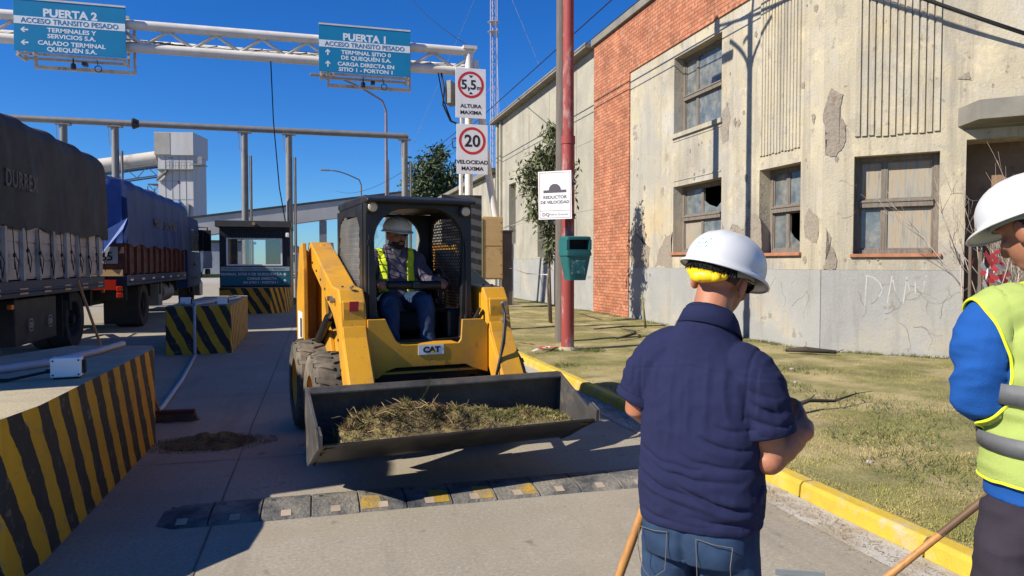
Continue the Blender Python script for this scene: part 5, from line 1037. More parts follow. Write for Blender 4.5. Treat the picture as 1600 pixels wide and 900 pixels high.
for x,z in ((-.415,2.0),(.365,1.985)):
    w=MB(); w.lathe([(.045,.05),(.052,0),(.050,-.012),(.043,-.014)],(x,-.23,z),'y',22); w.cbox((x,-.195,z+.0),(.09,.05,.09)); hl=P_('headlight',M_blk,w,auto=40)
    w=MB(); w.lathe([(.043,-.012),(.03,-.018),(0,-.021)],(x,-.23,z),'y',20); w.build('lens',mat('headlight lens',(.55,.47,.33),.15,.2,30,spec=.8),hl,smooth=True)
w=MB(); w.tube([(.375,-.215,1.70),(.375,-.225,1.40),(.37,-.23,1.08)],.007,8); w.tube([(-.44,-.21,1.78),(-.445,-.225,1.4),(-.44,-.22,1.12)],.008,8); [w.cbox((x,-.215,z),(.03,.03,.04)) for x in (.375,-.44) for z in (1.72,1.10)]; P_('grab_rail',M_blk,w,auto=40)
w=MB(); w.cbox((-.50,.85,1.42),(.03,.16,.10)); P_('red_reflector',mat('red marker',(.55,.06,.08),.4),w,bevel=.01)
w=MB(); w.box(-.788,-.786,1.22,1.55,.80,1.08); P_('side_decal',M_white,w); w=MB(); w.box(-.7885,-.7862,1.25,1.40,.83,1.02); P_('side_decal_mark',mat('logo dark',(.05,.05,.05),.5),w)
# coupler and bucket
w=MB(); w.box(-.45,.45,-.80,-.74,.30,.58); [w.box(x-.03,x+.03,-.80,-.60,.34,.62) for x in (-.42,-.2,.2,.42)]; P_('quick_coupler',M_blk,w,bevel=.006)
BU0,BU1=-1.0,.90
def bprof(o=0.):   # (y, z) inside profile from back top to lip
    return [(-.86-o*.6,.69),(-.845-o,.60),(-.835-o,.45),(-.84-o,.30),(-.87-o,.22),(-.93,.19+o),(-1.05,.235+o),(-1.25,.335+o),(-1.46,.43+o)]
A_=bprof(0); B_=[(y-(.0 if i>5 else .018),z+(.018 if i>3 else 0)) for i,(y,z) in enumerate(A_)]
w=MB(); w.prism(A_+B_[::-1],BU0,BU1,'x'); bk=P_('bucket',M_bkt,w,bevel=.003,auto=None)
w=MB(); w.prism([(-.815,.695),(-.90,.705),(-.945,.675),(-.945,.66),(-.90,.685),(-.815,.675)],BU0-.004,BU1+.004,'x'); w.prism([(-.80,.58),(-.832,.60),(-.832,.69),(-.80,.69)],BU0,BU1,'x'); w.build('top_lip',M_bkt,bk,bevel=.004)
w=MB(); w.prism([(-1.30,.362),(-1.475,.437),(-1.478,.445),(-1.30,.385)],BU0-.006,BU1+.006,'x'); w.build('cutting_edge',M_bkt,bk,bevel=.003)
sp_=[(-.835,.70),(-.90,.70),(-1.36,.505),(-1.39,.545),(-1.49,.51),(-1.485,.43),(-1.25,.325),(-1.05,.225),(-.93,.175),(-.86,.20),(-.82,.30),(-.815,.45)]
for x in (BU0-.02,BU1+.0): w=MB(); w.prism(sp_,x-.001,x+.021,'x'); w.build('side_plate',mat('bucket side %.1f'%x,(.085,.08,.078),.45,.3,4,metal=.35,dirt=(.22,.18,.15),dirt_amt=.40,dscale=5,dsharp=.2),bk,bevel=.004)
w=MB(); w.prism([(-1.36,.507),(-1.39,.55),(-1.49,.515),(-1.487,.43),(-1.44,.43),(-1.44,.49),(-1.38,.505)],BU0-.028,BU0-.0225,'x'); w.prism([(-1.36,.507),(-1.39,.55),(-1.49,.515),(-1.487,.43),(-1.44,.43),(-1.44,.49),(-1.38,.505)],BU1+.0225,BU1+.029,'x'); w.build('wear_strip',M_edge,bk)
# heap of cut grass in the bucket (rests in it: a thing of its own)
hp=thing('grass_heap','heap of cut grass and dry roots lying in the loader bucket','grass heap',(.80,6.03,.3),R(8))
M_heap=mat('cut grass and soil',(.24,.185,.075),.95,.4,9,bump=1.,bscale=60,dirt=(.075,.045,.02),dirt_amt=.47,dscale=5,fine=.5,fscale=60)
def hz(x,v):
    e=max(0,1-((x+.04)/.95)**8); ridge=math.exp(-((v-1.10)/.22)**2); big=.055*math.exp(-((x+.42)/.28)**2)+.04*math.exp(-((x-.15)/.22)**2)+.03*math.exp(-((x-.62)/.2)**2)
    floor=.20+max(0,(v-.95))*.45
    return floor-.015+e*((.235-.05*max(0,min(1,(x+.1)/.3)))*ridge+big*ridge*1.3)+(.075 if x<.05 else .04)*fbm((x*7,v*7,1),4)*ridge+.016*fbm((x*22,v*22,4),2)
w=MB(); nx_,ny_=110,36; vs=[]
for j in range(ny_+1):
    for i in range(nx_+1): x=BU0+.02+(BU1-BU0-.04)*i/nx_; v=.90+.53*j/ny_; vs.append((x,-v,hz(x,v)-.3))
w.add(vs,[(j*(nx_+1)+i,(j+1)*(nx_+1)+i,(j+1)*(nx_+1)+i+1,j*(nx_+1)+i+1) for j in range(ny_) for i in range(nx_)]); w.build('clippings_mass',M_heap,hp,smooth=True)
pts=[]; p2=[]
for k in range(15000):
    x=random.uniform(BU0+.06,BU1-.1); v=random.gauss(1.13,.12)
    if v<.93 or v>1.40: continue
    (p2 if random.random()<(.75 if noise.noise((x*5,v*5,9))+(.25 if x<.0 else -.35)>0 else .06) else pts).append((x,-v,hz(x,v)-.305))
o=blades('grass_clippings',pts,.008,.032,.0032,mat('dry clippings',(.34,.29,.11),.9,.4,14,dirt=(.13,.14,.03),dirt_amt=.5,dscale=9),1.8,21); o.parent=hp; o['kind']='stuff'
o=blades('root_clippings',p2,.010,.045,.004,mat('brown roots',(.12,.07,.03),.9,.4,14,dirt=(.12,.12,.03),dirt_amt=.45,dscale=6),1.8,22); o.parent=hp; o['kind']='stuff'
w=MB(); rr=random.Random(12)
for k in range(70):
    x=rr.gauss(-.45,.3); v=rr.gauss(1.12,.1); x=max(BU0+.05,min(.7,x)); z=hz(x,v)-.3; a=rr.uniform(0,6.28); L=rr.uniform(.05,.16); p=(x,-v,z); m_=(x+L*.5*math.cos(a),-v+L*.5*math.sin(a),z+rr.uniform(.01,.05)); q=(x+L*math.cos(a),-v+L*math.sin(a),z+rr.uniform(-.01,.08)); w.tube([p,m_,q],[.0035,.0028,.001],4)
w.build('stalk',mat('dry stalks',(.30,.21,.10),.9,.3,20),hp)
w=MB()
for k in range(26): 
    t_=k/26; z=.30+t_*.16; x=-.29+.05*math.sin(t_*2)+.03*t_
    w.tube([(x,-1.1,z-.02),(x+.012*((k%2)*2-1),-1.105,z+.006)],[.002,.0008],4)
w.build('green_sprig',M_tuft,hp)
# clippings dropped on the road
pl=thing('dirt_pile','small swept pile of soil and clippings on the road beside the foreground block','dirt pile',(-.92,6.55,0)); w=MB(); nr,na=10,40; vs=[]; 
for i in range(nr+1):
    for j in range(na):
        q=i/nr; a=2*math.pi*j/na; rr_=q*(1+.25*noise.noise((math.cos(a)*1.5,math.sin(a)*1.5,3))); x,y=.43*rr_*math.cos(a),.24*rr_*math.sin(a); vs.append((x,y,-.006+.10*(1-q**1.3)*(1+.5*fbm((x*8,y*8,2)))))
w.add(vs,[(i*na+j,(i+1)*na+j,(i+1)*na+(j+1)%na,i*na+(j+1)%na) for i in range(nr) for j in range(na)]); w.build('soil',M_heap,pl,smooth=True)
pts=[]
for k in range(3200):
    a,q=random.uniform(0,6.28),random.random()**.7*1.25; pts.append((.46*q*math.cos(a),.26*q*math.sin(a),max(0,.05*(1-q)) )) 
o=blades('clippings',pts,.004,.03,.003,mat('dusty clippings',(.20,.155,.075),.9,.4,14),2.2,31); o.parent=pl; o['kind']='stuff'
pts=[]
for k in range(5200): 
    y=random.uniform(1.5,9.5); pts.append((3.05-abs(random.gauss(0,.12))-random.random()*.10,y,.003))
tag(blades('gutter_litter',pts,.004,.022,.003,mat('dry gutter litter',(.26,.19,.10),.9,.4,14),2.2,33),'dry grass litter and grit gathered along the kerb','litter',kind='stuff')
# ================================================================== SPEED BUMP
M_bump=mat('grey worn rubber bump',(.068,.074,.083),.85,.3,3,bump=1.,bscale=34,dirt=(.27,.24,.19),dirt_amt=.46,dscale=3,fine=.35,fscale=50,dsharp=.3)
M_bumpy=mat('worn yellow rubber bump',(.44,.27,.03),.8,.25,3,bump=.5,bscale=50,dirt=(.16,.15,.14),dirt_amt=.42,dscale=5,fine=.3,dsharp=.25)
sb=thing('speed_bump','low rubber speed bump of grey and yellow segments across the lane','speed bump',(1,4.68,0)); x=-.94; k=0
prof=[(-.215,0),(-.195,.014),(-.12,.030),(.0,.036),(.12,.030),(.195,.014),(.215,0)]
ye=[4,5,6,7]
while x<2.78:
    last=k in (0,); sc=.55 if last else 1; wdt=.295
    w=MB(TR(0,4.68+.02*math.sin(k*1.7)*.2,0)); 
    if last: w.loft([[(x+wdt-.004,y*1.,z) for y,z in prof],[(x+.10,y*.96,z*.8) for y,z in prof],[(x+.0,y*.6,.002) for y,z in prof]][::-1],close=False,cap=False)
    else: w.prism(prof[::-1],x+.004,x+wdt-.004,'x')
    tl_=w.build('bump_segment',M_bump,sb,world=True,bevel=.004)
    w=MB(TR(0,4.68,0)); xm=x+wdt*.5
    w.add([(xm-.03,-.192,.0170),(xm+.03,-.192,.0170),(xm+.03,-.125,.0320),(xm-.03,-.125,.0320)],[(0,1,2,3)]); w.build('reflector_pad',mat('dusty pad %d'%k,(.34,.27,.20),.8,.2,8) if k<1 else bpy.data.materials['dusty pad 0'],tl_,world=True)
    if k in ye:
        w=MB(TR(0,4.68,0)); q0=x+(.15 if k%4 else .01); w.add([(q0,-.194,.0165),(q0+.125,-.194,.0165),(q0+.125,-.121,.0318),(q0,-.121,.0318),(q0+.12,-.02,.0372),(q0+.01,.01,.0372)],[(0,1,2,3),(3,2,4,5)]); w.build('yellow_patch',M_bumpy,tl_,world=True)
    w=MB(TR(0,4.68,0)); [w.lathe([(.014,.0),(.014,.003),(0,.003)],(x+.06,yy,.0325),'z',8) for yy in (.08,)]; w.build('bolt_head',M_dark,tl_,world=True)
    x+=wdt; k+=1
# ================================================================== LITTER ON THE VERGE
M_tape=mat('white barrier tape',(.60,.55,.53),.6,.1,3); M_taper=mat('red barrier tape',(.55,.06,.07),.6)
def tape(label,pts,wd=.05,per=.14):
    w=MB(); P=[Vector(p) for p in pts]; d=0
    C_=[]
    for i in range(len(P)-1):
        for t_ in np.linspace(0,1,7)[:-1]: C_.append(P[i].lerp(P[i+1],t_)+Vector((0,0,.010*noise.noise((i+t_,2,3)))))
    C_.append(P[-1])
    for i in range(len(C_)-1):
        a,b_=C_[i],C_[i+1]; t=(b_-a).normalized(); tw=i*.35; u=t.cross(Vector((math.sin(tw)*.6,0,1))).normalized()*wd/2; w.mi=int(d/per)%2; w.quad(tuple(a-u),tuple(a+u),tuple(b_+u),tuple(b_-u)); d+=(b_-a).length
    return tag(w.build('barrier_tape',[M_tape,M_taper]),label,'barrier tape')
tape('crumpled barrier tape on the grass left of the red post',[(3.3,12.1,.16),(3.55,11.6,.17),(3.65,11.3,.15),(3.75,11.1,.17)]); tape('barrier tape scrap lying on the grass near the red post foot',[(3.3,10.85,.15),(3.45,10.95,.18),(3.75,11.35,.16),(3.95,11.7,.15)])
tape('barrier tape strung between the brown pillar and the crooked stake',[(6.2,23.2,1.42),(5.9,20,1.26),(5.55,16.8,1.28)],.07); tape('barrier tape trailing on the grass before the plaster wall',[(5.6,11.6,.15),(6.1,11.5,.18),(6.5,11.7,.15),(7.1,12.3,.16)])
tp_=thing('barrier_post','thin post wrapped in red and white barrier tape near the right hand man','barrier post',(8.9,7.9,.1)); w=MB(); w.tube([(8.86,7.95,.1),(8.85,7.95,1.80)],.022,7); w.tube([(8.98,7.9,.1),(8.98,7.9,1.72)],.03,7); w.build('post',mat('brown stake',(.13,.10,.075),.9),tp_,world=True,smooth=True)
w=MB(); rr=random.Random(3)
for k in range(22):
    p=Vector((8.9+rr.uniform(-.05,.35),7.88+rr.uniform(-.1,.05),1.72-rr.random()*.42)); q=p+Vector((rr.uniform(-.05,.3),rr.uniform(-.05,.05),rr.uniform(-.22,.05))); u=Vector((.02,0,.03)); w.mi=k%2; w.quad(tuple(p-u),tuple(p+u),tuple(q+u),tuple(q-u))
w.build('wrapped_tape',[M_tape,M_taper],tp_,world=True)
def branch(label,pts,r,name='branch'):
    w=MB(); w.tube(pts,r,6); rr=random.Random(len(pts)+int(pts[0][0]*10))
    for k in range(9): 
        p=Vector(pts[rr.randrange(len(pts))]); w.tube([tuple(p),tuple(p+Vector((rr.uniform(-.2,.2),rr.uniform(-.12,.12),rr.uniform(0,.05))))],[.008,.003],4)
    return tag(w.build(name,mat('dark bark '+label[:10],(.05,.04,.03),.9),smooth=True),label,'branch')
branch('dark dead branch lying on the grass right of the navy shirted man',[(4.35,5.85,.16),(4.7,6.0,.19),(5.0,6.0,.17),(5.4,6.15,.20)],[.025,.022,.016,.006]); branch('dark fallen branch on the grass between red post and wall',[(5.4,12.3,.15),(5.9,12.6,.2),(6.2,13.2,.18),(6.3,14.0,.15)],[.02,.03,.02,.01]); branch('long dark stick on the grass near the wall foot',[(5.7,14.2,.15),(6.5,14.5,.16),(7.6,14.6,.15)],[.015,.02,.01])  # first call: dark shape added in place of a thin shadow on the grass
branch('dark rotten board piece lying at the foot of the plaster wall',[(7.3,9.9,.15),(7.55,9.75,.17),(7.9,9.45,.15)],[.03,.05,.03])
M_stone=mat('pale stone',(.38,.33,.28),.9,.2,8,bump=.5)
for i,(x,y,r_) in enumerate(((4.55,3.75,.05),(4.15,3.55,.035),(5.1,9.0,.07),(6.3,8.4,.035),(5.6,7.4,.03),(4.7,9.7,.05),(3.9,4.3,.03))):
    w=MB(); w.ell((0,0,0),(r_,r_*.75,r_*.5),None,9,6); w.v=[tuple(Vector(v)*(1+.25*noise.noise(Vector(v)*30+Vector((i,0,0))))) for v in w.v]; o=w.build('stone',M_stone,smooth=True); o.location=(x,y,vz(x,y)+r_*.2); o.rotation_euler=(0,0,i)
    tag(o,'pale stone lying in the mown grass of the verge','stone','stones in the verge grass')
# ================================================================== PEOPLE
def remesh(mb,voxel,it=4,fac=.5):
    me=bpy.data.meshes.new('r'); me.from_pydata(mb.v,[],mb.f); o=bpy.data.objects.new('r',me); COL.objects.link(o)
    bm=bmesh.new(); bm.from_mesh(me); bmesh.ops.recalc_face_normals(bm,faces=bm.faces); bm.to_mesh(me); bm.free()
    m=o.modifiers.new('r','REMESH'); m.mode='VOXEL'; m.voxel_size=voxel
    if it: s=o.modifiers.new('s','SMOOTH'); s.iterations=it; s.factor=fac
    r=bpy.data.meshes.new_from_object(o.evaluated_get(bpy.context.evaluated_depsgraph_get())); bpy.data.objects.remove(o); return r
def displace(me,fn):
    n_=len(me.vertices); co=np.empty(n_*3,np.float32); no=np.empty(n_*3,np.float32); me.vertices.foreach_get('co',co); me.vertex_normals.foreach_get('vector',no)
    co=co.reshape(-1,3); no=no.reshape(-1,3); d=np.array([fn(Vector(c),Vector(q)) for c,q in zip(co,no)],np.float32); co+=no*d[:,None]; me.vertices.foreach_set('co',co.reshape(-1)); me.update()
def mobj(name,me,mats,parent,smooth=True):
    me.name=name; me.materials.clear(); [me.materials.append(m) for m in (mats if isinstance(mats,(list,tuple)) else [mats])]
    if smooth: me.polygons.foreach_set('use_smooth',[True]*len(me.polygons))
    o=bpy.data.objects.new(name,me); COL.objects.link(o); o.parent=parent; return o
def ring(c,rx,ry,n=28,p=2.4,tilt=0.,ty=0.):
    out=[]
    for k in range(n):
        a=2*math.pi*k/n; ca,sa=math.cos(a),math.sin(a); q=(abs(ca)**p+abs(sa)**p)**(-1/p)
        out.append((c[0]+rx*q*ca,c[1]+ry*q*sa,c[2]+tilt*rx*q*ca+ty*ry*q*sa))
    return out
def limb(mb,pts,rad,n=18,flat=False): 
    P=[Vector(p) for p in pts]; Q=[];r2=[]
    # round the joints with a short curve
    for i in range(len(P)):
        if 0<i<len(P)-1:
            a=P[i].lerp(P[i-1],min(.35,.06/(P[i]-P[i-1]).length)); b=P[i].lerp(P[i+1],min(.35,.06/(P[i]-P[i+1]).length)); m_=(a+b)/4+P[i]/2; Q+=[a,m_,b]; r2+=[rad[i]*1.0]*3
        else: Q.append(P[i]); r2.append(rad[i])
    if flat:
        d=(Q[0]-Q[1]).normalized(); Q=[Q[0]+d*r2[0]*f for f in (.98,.8,.45)]+Q; r2=[r2[0]*f for f in (.2,.6,.89)]+r2
    mb.tube([tuple(q) for q in Q],r2,n,round_=not flat)
def hand(mb,wrist,d,palm_n,s=1.,curl=.8,side=1):
    # d: direction of the fingers, palm_n: normal out of the palm, side: +1 thumb towards d x palm_n
    wr=Vector(wrist); d=Vector(d).normalized(); n_=Vector(palm_n); n_=(n_-d*n_.dot(d)).normalized(); u=d.cross(n_).normalized()*side
    c=wr+d*.048*s
    rot=Matrix((u,d,-n_)).transposed(); mb.ell(tuple(c),(.040*s,.052*s,.017*s),rot,14,10); mb.tube([tuple(wr-d*.03),tuple(wr+d*.02)],[.026*s,.026*s],12,round_=True)
    for i,(off,L) in enumerate(((.030,.070),(.010,.080),(-.011,.074),(-.031,.058))):
        p=wr+d*.090*s+u*off*s; dd=d.copy(); pts=[tuple(wr+d*.05*s+u*off*.8*s),tuple(p)]; ang=0
        for k,f in enumerate((.45,.32,.23)):
            ang+=curl*(.65 if k==0 else .8); dd=(d*math.cos(ang)+n_*math.sin(ang)); p=p+dd*L*f*s; pts.append(tuple(p))
        mb.tube(pts,[.0098*s,.0098*s,.009*s,.0083*s,.0072*s],10,round_=True)
    p=wr+d*.025*s+u*.030*s; pts=[tuple(wr+d*.01*s+u*.015*s),tuple(p)]; 
    for k,f in enumerate((.036,.030,.026)):
        dd=(d*(.55+.15*k)+u*(.65-.35*k)+n_*(.35+.25*k*curl)).normalized(); p=p+dd*f*s; pts.append(tuple(p))
    mb.tube(pts,[.013*s,.0125*s,.011*s,.010*s,.008*s],10,round_=True)
def head(mb,H,s=1.):
    T=mb.T; mb.T=H
    mb.ell((0,-.012*s,.035*s),(.075*s,.096*s,.094*s),None,24,16); mb.ell((0,.028*s,-.032*s),(.060*s,.070*s,.082*s),None,20,14); mb.ell((0,.048*s,-.082*s),(.040*s,.042*s,.036*s),None,16,10)
    mb.tube([(0,.092*s,.018*s),(0,.108*s,-.012*s),(0,.113*s,-.030*s)],[.009*s,.012*s,.016*s],10,round_=True); mb.ell((0,.094*s,-.062*s),(.024*s,.010*s,.006*s)); mb.ell((0,.092*s,-.072*s),(.021*s,.010*s,.006*s)); mb.ell((0,.086*s,.036*s),(.052*s,.014*s,.010*s))
    for sd in (-1,1): 
        mb.ell((sd*.081*s,-.008*s,-.012*s),(.011*s,.024*s,.036*s),Matrix.Rotation(sd*.35,3,'Z'),14,10); mb.ell((sd*.040*s,.072*s,-.02*s),(.022*s,.016*s,.018*s))
        mb.tube([(sd*.079*s,-.018*s,.014*s),(sd*.088*s,-.026*s,-.004*s),(sd*.084*s,-.020*s,-.034*s),(sd*.076*s,-.006*s,-.044*s)],.0052*s,6,round_=True)
    mb.T=T
def helmet(parent,H,m,knob=None,s=1.,logo=None):
    # dome with short peak in front (+y of the head frame), suspension band and ratchet behind
    n_=56; rings=[]
    def pt(fr,z,ph,ext): 
        rx,ry=.118*s,.142*s; e=ext*(1+2.6*max(0,math.sin(ph))**3); return ((rx*fr+e)*math.cos(ph),(ry*fr+e)*math.sin(ph),z-ext*.22-.012*max(0,math.sin(ph))**3*(ext>0.001))
    z0=.045*s; hgt=.105*s
    for t_ in np.linspace(0,1,13):
        a=math.pi/2*(1-t_); fr=max(.012,math.cos(a)**.82); z=z0+hgt*math.sin(a)**.95
        ringp=[]
        for k in range(n_):
            ph=2*math.pi*k/n_; x,y,zz=pt(fr,z,ph,0)
            rib=.0035*math.exp(-(x/(.016*s))**2)*math.sin(a)**.4*(y>-.1*s)+.0025*math.exp(-((abs(x)-.048*s)/(.010*s))**2)*math.sin(a)
            ringp.append((x,y,zz+rib))
        rings.append(ringp)
    rings.append([pt(1.005,z0-.010*s,2*math.pi*k/n_,.000) for k in range(n_)])
    for ext,dz in ((.006,-.013),(.012,-.016),(.014,-.020),(.0125,-.0225)): rings.append([pt(1.0,z0+dz*s,2*math.pi*k/n_,ext*s) for k in range(n_)])
    w=MB(H); w.loft(rings,True,False); w.poly([rings[0][k] for k in range(n_)])
    o=w.build('helmet',m,parent,smooth=True,solid=.0032)
    w=MB(H); M_band=mat('grey helmet harness',(.20,.22,.24),.6)
    bd=[]; 
    for k in range(40): 
        ph=2*math.pi*k/40; bd.append([((.090*s)*math.cos(ph),(.112*s)*math.sin(ph),zz+(-.030*s*max(0,-math.sin(ph))**1.5)) for zz in (.045*s,.018*s)])
    vs=[p for q in bd for p in q]; w.add(vs,[(2*k,2*k+1,(2*k+3)%80,(2*k+2)%80) for k in range(40)]); w.build('harness',M_band,o,solid=.002,smooth=True)
    if knob: 
        w=MB(H); w.tube([(-.058*s,-.098*s,-.004*s),(-.032*s,-.116*s,-.014*s),(0,-.119*s,-.018*s),(.032*s,-.116*s,-.014*s),(.058*s,-.098*s,-.004*s)],[.012*s,.017*s,.021*s,.017*s,.012*s],12,round_=True,flat=1.); w.ell((-.012*s,-.124*s,-.022*s),(.026*s,.016*s,.019*s)); w.ell((.034*s,-.117*s,-.014*s),(.026*s,.014*s,.016*s)); w.build('ratchet_knob',knob,o,auto=50)
    return o
def glasses(parent,H,s=1.):
    w=MB(H)
    for sd in (-1,1):
        w.prism([(sd*(.008+.0)*s,.030*s),(sd*.058*s,.033*s),(sd*.062*s,.015*s),(sd*.050*s,-.004*s),(sd*.020*s,-.004*s),(sd*.010*s,.010*s)],.098*s,.103*s,'y')
        w.tube([(sd*.060*s,.098*s,.026*s),(sd*.078*s,.07*s,.024*s),(sd*.082*s,.0,.016*s),(sd*.080*s,-.02*s,.0)],.0032,6)
    w.tube([(-.01*s,.104*s,.026*s),(.01*s,.104*s,.026*s)],.003,6); return w.build('sunglasses',mat('black lens',(.008,.008,.009),.08,.1,spec=.7),parent,bevel=.001)
M_helm=mat('white helmet shell',(.52,.53,.545),.32,.04,3,dirt=(.40,.39,.37),dirt_amt=.36,dscale=12,spec=.55)
def ridged(v,o=2): return 1-abs(noise.fractal(v,1.,2.,o))*2
# ---------------------------------------------------------------- man in the navy polo
p1=thing('person','man in navy polo shirt and jeans with white helmet, seen from behind, head bowed','person',(1.130,1.938,0),R(-52))
Hd=TR(.022,.105,1.498)@RZ(R(-9))@RY(R(9))@RX(R(-20))
Lsh,Lel,Lwr=(-.156,.005,1.245),(-.218,-.03,1.075),(-.14,.19,1.03)
Rsh,Rel,Rwr=(.162,.015,1.20),(.202,.02,.975),(.262,.155,1.055)
w=MB(); head(w,Hd); w.tube([(.01,.022,1.28),(.012,.034,1.38),tuple(Hd@Vector((0,-.015,-.03)))],[.075,.060,.056],20)
w.loft([ring((0,.0,.80),.15,.10),ring((0,.01,1.0),.15,.10),ring((0,.015,1.2),.16,.095),ring((0,.025,1.27),.08,.05)])
limb(w,[Lsh,Lel,Lwr],[.050,.042,.030]); limb(w,[Rsh,Rel,Rwr],[.052,.046,.031]); limb(w,[(.196,.03,1.03),(.202,.03,.985)],[.045,.050])
limb(w,[Rel,(.222,.085,1.012),Rwr],[.044,.047,.031])
hand(w,Rwr,(-.35,.75,.25),(-.9,-.3,.1),1.0,.8,-1); hand(w,Lwr,(.55,.8,.15),(.3,-.2,.9),1.,.5,1)
body_=mobj('body',remesh(w,.0052,3),M_skin,p1)
# short hair at the nape and under the rim
w=MB(Hd); rr=random.Random(2)
w2=MB(); w2.T=Hd; w2.ell((0,-.014,.036),(.079,.100,.097),None,28,18)
hm=MB(Hd)
rings=[]
for i in range(9):
    t_=i/8; z=.060-.075*t_; q=1.085-.05*t_**2
    rings.append([(.0755*q*math.cos(a)*math.sqrt(max(.05,1-((z-.035)/.094)**2)),-.012+.0965*q*math.sin(a)*math.sqrt(max(.05,1-((z-.035)/.094)**2)),z) for a in np.linspace(math.pi+.18,2*math.pi-.18,26)])
hm.loft(rings,close=False,cap=False); hairo=hm.build('hair',mat('close cropped hair',(.035,.024,.018),.8,.4,60,bump=.5,bscale=300,dirt=(.16,.085,.055),dirt_amt=.36,dscale=30,dsharp=.3),p1,smooth=True)
w=MB(Hd)
for k in range(420):
    a=rr.uniform(math.pi+.35,2*math.pi-.45); z=rr.uniform(.020,.06); x,y=.084*math.cos(a),-.014+.118*math.sin(a); L=rr.uniform(.02,.042)
    w.tube([(x,y,z),(x*1.08+rr.uniform(-.006,.006),y*1.08,z-L*.5),(x*1.07+rr.uniform(-.012,.012),y*1.06-.004,z-L)],[.0026,.0022,.0006],4,cap=False)
w.build('hair_tuft',M_hair,hairo)
hl=helmet(p1,Hd@RX(R(4)),M_helm,mat('yellow ratchet plastic',(.78,.50,.01),.4,.05)); glasses(p1,Hd)
w=MB(Hd@RX(R(4))); 
for k,(x0,x1_,z0,z1_) in enumerate(((-.052,-.012,.078,.090),(-.060,-.004,.066,.075),(-.045,.0,.094,.100))):
    for i in range(10):
        a0=-math.pi/2+ (x0+(x1_-x0)*i/10)/.13; a1=-math.pi/2+(x0+(x1_-x0)*(i+1)/10)/.13
        def hp_(a,z): 
            sa=min(1,max(0,(z-.045)/.105)); fr=max(.01,math.cos(math.asin(sa**(1/.95)))**.82); return ((.118*fr+.004)*math.cos(a),(.142*fr+.004)*math.sin(a),z+.001)
        w.quad(hp_(a0,z0),hp_(a1,z0),hp_(a1,z1_),hp_(a0,z1_))
w.build('faded_print',mat('faded cyan print',(.42,.66,.74),.5,.3,60,dirt=(.78,.79,.8),dirt_amt=.45,dscale=60),hl)
# polo shirt
w=MB(); rings=[ring((.0,0,.765),.186,.140,40,2.3),ring((.0,0,.80),.190,.143,40,2.3),ring((0,0,.86),.193,.143,40),ring((0,.0,.96),.186,.132,40),ring((0,.006,1.06),.188,.130,40),ring((0,.012,1.15),.194,.128,40),ring((.002,.016,1.215),.190,.118,40,2.3,-.06),ring((.004,.02,1.26),.165,.102,40,2.2,-.10),ring((.006,.022,1.30),.128,.098,40,2.1,-.10),ring((.008,.026,1.345),.092,.090,40,2,-.1,-.25),ring((.012,.034,1.385),.076,.078,40,2,-.1,-.35)]
w.loft(rings)
limb(w,[(-.10,.012,1.275),(-.150,.005,1.245),(-.200,-.02,1.115)],[.078,.080,.072],flat=True); limb(w,[(.11,.015,1.240),(.160,.015,1.20),(.192,.02,1.055)],[.080,.084,.080],flat=True)
sh=remesh(w,.0048,3)
CR=[ # (x0,z0,x1,z1,bow,depth): creases across the back of the shirt
 (-.15,.985,.05,.955,-.012,1.0),(-.10,.945,.14,.925,-.010,1.1),(.00,.985,.17,.965,-.008,.8),(-.17,.915,.06,.872,-.010,1.0),(.00,.895,.17,.845,-.006,1.1),(-.12,.865,.03,.838,.0,.6),(.06,.865,.18,.835,.0,.8),
 (.02,.815,.16,.802,.0,.6),(.05,1.045,.17,1.015,-.01,.9),(.09,1.08,.17,1.075,-.01,.7),(-.16,.80,-.04,.79,0,.5),
 (.175,1.155,.245,1.125,.0,.7),(.165,1.11,.25,1.085,.0,.7),(.16,1.19,.235,1.17,.0,.6)]
CV=[(-.115,1.24,-.085,1.02,.9),(-.05,1.27,-.055,1.00,.7),(.0,1.27,.01,1.03,.6),(.055,1.26,.06,1.05,.7),(.10,1.24,.125,1.06,1.0),(-.02,1.2,-.015,.99,.5)]
